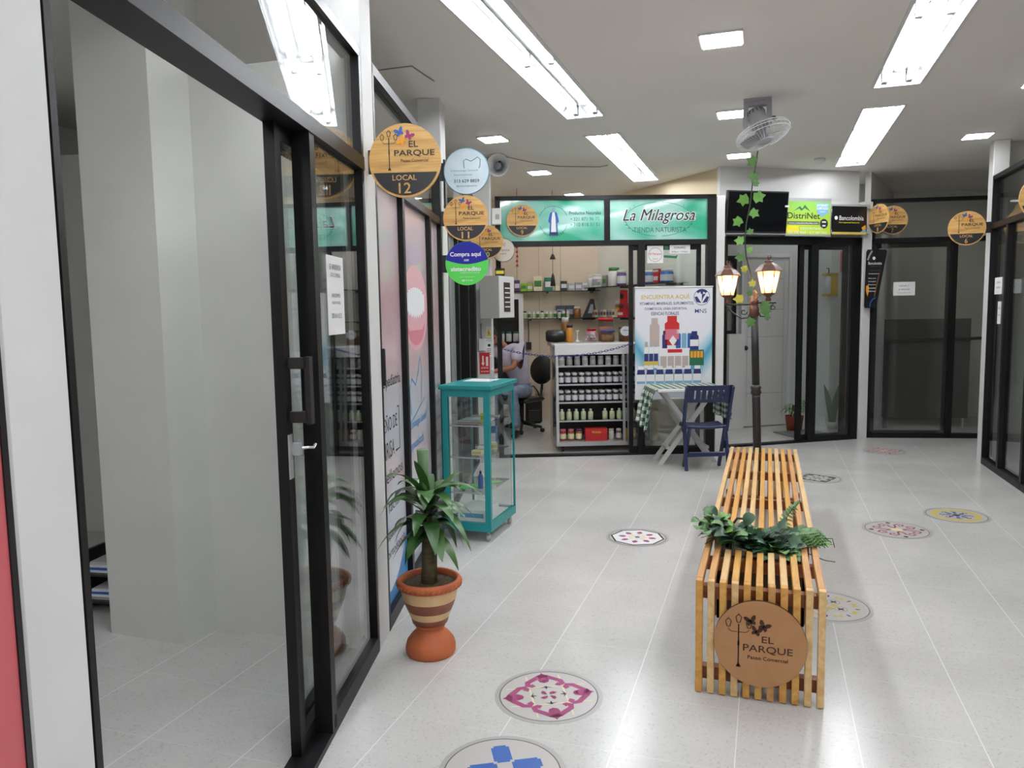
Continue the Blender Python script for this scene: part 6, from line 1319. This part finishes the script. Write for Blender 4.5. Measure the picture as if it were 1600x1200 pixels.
m = MB().use(P_WHITE); m.text('Bancolombia', 1.45, 2.45, .31, .048, -.081, off=.006); m.disc(1.255, 2.45, .021, -.081, 14); m.use(P_YEL); m.text('Corresponsal Bancario', 1.42, 2.40, .26, .022, -.081); m.use(P_ORNG).flatpoly([(1.58, 2.35), (1.63, 2.38), (1.64, 2.34), (1.6, 2.31)], -.081); m.use(P_SKY).flatpoly([(1.56, 2.3), (1.63, 2.34), (1.64, 2.3)], -.0814); m.build('lettering', t)
def banner():
    t = thing('bank_banner', 'black tapering bank banner hanging on the pillar by the dark shop', 'banner', PD.p(1.67, -.06, 0), PD.rz-.12); y = -.0115
    P = [(.0, 2.09), (.015, 2.115), (.225, 2.115), (.24, 2.09), (.13, 1.49), (.115, 1.475), (.0, 1.475), (-.01, 1.5)]
    MB().use(flat('banner_black', 24, 24, 27, .35)).prism(P, -.01, .002).build('panel', t)
    m = MB().use(P_WHITE); m.disc(.085, 2.02, .018, y, 14); m.text('Bancolombia', .10, 1.965, .16, .03, y, off=.006); m.use(GREYINK); stroke(m, [(.04, 1.93), (.175, 1.93), (.16, 1.86)], .004, y); stroke(m, [(.04, 1.885), (.165, 1.885)], .004, y); m.use(P_WHITE); m.text('Corresponsal Bancario', .09, 1.85, .13, .014, y, off=.02)
    for k, tx in enumerate(('Retiros y avances', 'Consignaciones', 'Pagos', 'Recaudos', 'Giros')): m.text(tx, .07, 1.80-.035*k, .09, .014, y, off=.02)
    m.use(P_ORNG).flatpoly([(.0, 1.72), (.03, 1.73), (.035, 1.66), (.02, 1.6), (.0, 1.66)], y); m.use(P_BROWN); stroke(m, [(.15, 1.84), (.12, 1.7), (.10, 1.6)], .012, y); m.use(P_BLUE); stroke(m, [(.12, 1.59), (.08, 1.57), (.055, 1.53), (.05, 1.49)], .014, y); m.use(GREYPL); stroke(m, [(.01, 2.0), (.03, 2.05), (.06, 2.10)], .018, y)
    m.build('print', t)
banner()
# inside the internet shop
dn[0] += 1; t = thing('door_%d' % dn[0], 'white panelled inner door of the internet shop', None, PDB.A, PDB.rz); t['kind'] = 'structure'
m = MB().use(WHITE); m.box(0, .64, -.05, -.005, .01, 2.12); m.build('door_leaf', t)
m = MB().use(WHITEPL).box(-.03, .0, -.07, 0, 0, 2.16).box(.64, .68, -.07, 0, 0, 2.16).box(-.03, .68, -.07, 0, 2.12, 2.17); m.build('door_frame', t)
m = MB().use(mat('door_groove', srgb(180, 180, 180), .6))
for z in (.42, 1.13, 1.47, 1.85): m.box(.06, .58, -.0512, -.05, z, z+.008)
for x in (.06, .575): m.box(x, x+.006, -.0512, -.05, .1, 2.05)
m.build('panel_moulding', t); MB().use(BLKPL, True).lathe([(0, -.055), (.028, -.04), (.03, -.02), (.012, 0)], (.03, -.05, 1.0), 16, 'y').build('door_knob', t)
t = thing('wall_mirror', 'dark framed narrow mirror seen left of the white inner door', 'mirror', PDB.p(-.16, -.03, 1.66), PDB.rz)
MB().use(BLKPL).box(-.1, .08, 0, .03, -.48, .48).build('mirror_frame', t); MB().use(mat('mirror_face', (.8, .82, .82), .08, 1)).box(-.07, .05, -.002, 0, -.44, .44).build('mirror_glass', t)
one(MB().use(WHITE).bbox(-.25, -.035, -.16, 0, 0, 1.18, .004), 'low_wall_unit', 'white waist high unit below the narrow mirror', 'cabinet', PDB.A, PDB.rz)
PE = Plane(PDB.p(.98, -.42).to_2d(), (.8338, .5520))
t = thing('soap_dispenser', 'yellow wall mounted bottle holder with a pump seen through glass', 'dispenser', PE.p(-.05, -.06, 1.76), PE.rz)
MB().use(flat('holder_yellow', 214, 172, 30, .4)).box(-.02, .08, -.03, .058, -.14, .14).box(-.08, .08, -.03, .058, -.14, -.11).box(-.08, .08, -.03, .058, .11, .14).build('holder', t); MB().use(JL, True).lathe([(0, -.11), (.035, -.11), (.035, .1), (0, .11)], (-.04, 0, 0), 14).use(GREYINK).tube([(-.03, 0, .14), (-.03, 0, .2), (-.06, 0, .2)], .008, 8).build('bottle', t)
one(MB().use(P_PINK).box(-.09, .1, 0, .004, -.13, .13).use(P_RED).box(-.075, .02, -.001, 0, -.11, .11).use(P_WHITE).box(.02, .09, -.001, 0, -.1, .1), 'red_notice', 'red and white notice behind the internet shop glass', 'notice', PE.p(.21, -.008, 2.04), PE.rz)
def snake():
    t = thing('snake_plant', 'three bladed snake plant standing behind the internet shop glass', 'plant', PE.p(-.03, -.12, 0)); ml = MB().use(noisy('snake_leaf', srgb(74, 96, 82), srgb(120, 138, 116), 30, .5, stretch=(1, 1, 4)), True)
    for dx, h, lean in ((-.05, .50, -.09), (.04, .58, .10), (.01, .36, .02)): ml.blade([(dx*.3+lean*f*f, 0, .05+h*f) for f in (0, .2, .4, .6, .8, .95, 1)], [.022, .03, .036, .034, .024, .008, .001], (0, -1, 0), .2)
    ml.build('leaves', t); MB().use(GREYPL, True).lathe([(0, 0), (.05, 0), (.06, .09), (.05, .085), (0, .08)], n=20).build('pot', t)
snake()
one(MB().use(noisy('grey_mat', srgb(112, 116, 116), srgb(130, 134, 134), 60, .9)).bbox(.0, .52, -.30, .30, .001, .012, .003), 'floor_mat', 'grey floor mat behind the internet shop glass', 'mat', PD.p(1.06, .42, 0), PD.rz)
def foliage_pot():
    P = pt(1241, 660, 9.75); t = thing('spider_plant', 'small striped leaf plant in a brown pot inside the internet shop', 'plant', (P.x, P.y, 0)); MB().use(noisy('brown_pot', srgb(140, 62, 38), srgb(158, 74, 46), 12, .6), True).lathe([(0, 0), (.085, 0), (.105, .16), (.108, .185), (.098, .185), (.095, .16), (0, .155)], n=24).build('pot', t)
    rnd = random.Random(9); a_ = MB().use(noisy('striped_leaf', srgb(86, 124, 74), srgb(176, 196, 150), 26, .5, stretch=(1, 1, 1)), True)
    for k in range(34):
        a = rnd.uniform(0, 6.3); ln = rnd.uniform(.12, .22); d = Vector((cos(a), sin(a), 0)); h = rnd.uniform(.08, .22); a_.blade([Vector((0, 0, .16)), d*ln*.4+Vector((0, 0, .16+h*.8)), d*ln*.8+Vector((0, 0, .16+h)), d*ln*1.15+Vector((0, 0, .14+h*.6))], [.012, .02, .014, .001], (0, 0, 1), .2)
    a_.build('leaves', t)
foliage_pot()
# ------------------------------------------------------------------ dark shop interior
PS2 = Plane(PS.p(0, .8).to_2d(), (.982, .189))
t = thing('folded_board', 'large dark folding board on short legs inside the dark shop', 'board', PS2.A, PS2.rz); MB().use(noisy('dark_board', srgb(58, 56, 54), srgb(70, 68, 66), 3, .7)).bbox(.42, 1.40, -.02, .02, .12, 1.33, .004).build('board_panel', t)
for x in (.46, 1.34): MB().use(ALU).box(x, x+.02, -.015, .015, 0, .12).build('leg', t)
t = thing('grab_rail', 'black horizontal rail in front of the dark board', 'rail', PS2.A, PS2.rz); MB().use(BLACK, True).tube([(.42, -.05, 1.06), (1.75, -.05, 1.10)], .018, 8).build('bar', t); m = MB().use(BLACK).box(.42, .46, -.07, -.03, 0, 1.06).box(1.71, 1.75, -.07, -.03, 0, 1.1).build('post', t)
# ------------------------------------------------------------------ bits inside the empty room
t = thing('low_rack', 'low dark rack of folded papers behind the column of the empty room', 'rack', (-3.14, 2.98, 0), .1); m = MB().use(BLKPL)
for x in (-.22, .2): m.box(x, x+.02, -.12, .12, 0, .30)
for z in (.06, .2): m.box(-.22, .22, -.12, .12, z, z+.012)
m.build('frame', t)
for k, z in enumerate((.0725, .2125)):
    for j in range(4): carton('folded_papers', 'folded %s paper stack on the %s level of low dark rack, %s' % (('grey', 'white', 'blue', 'pale')[j], ('lower', 'upper')[k], ('lowest', 'second', 'third', 'topmost')[j]), (-3.14+.01*j, 2.97, z+.0155*j), .34-.02*j, .18, .015, (P_GREY, P_WHITE, P_BLUE, JL)[(j+k) % 4], None, .1+.03*j, cat='papers')
one(MB().use(GREYLT).bbox(-.25, .25, -.05, 0, -.03, .03, .006).use(GREYPL).box(-.24, .24, -.06, -.045, -.035, -.02), 'wall_ledge', 'small grey ledge high on the wall of the empty room', 'ledge', pt(96, 110, 3.99)+Vector((.0, .08, 0)), .18)
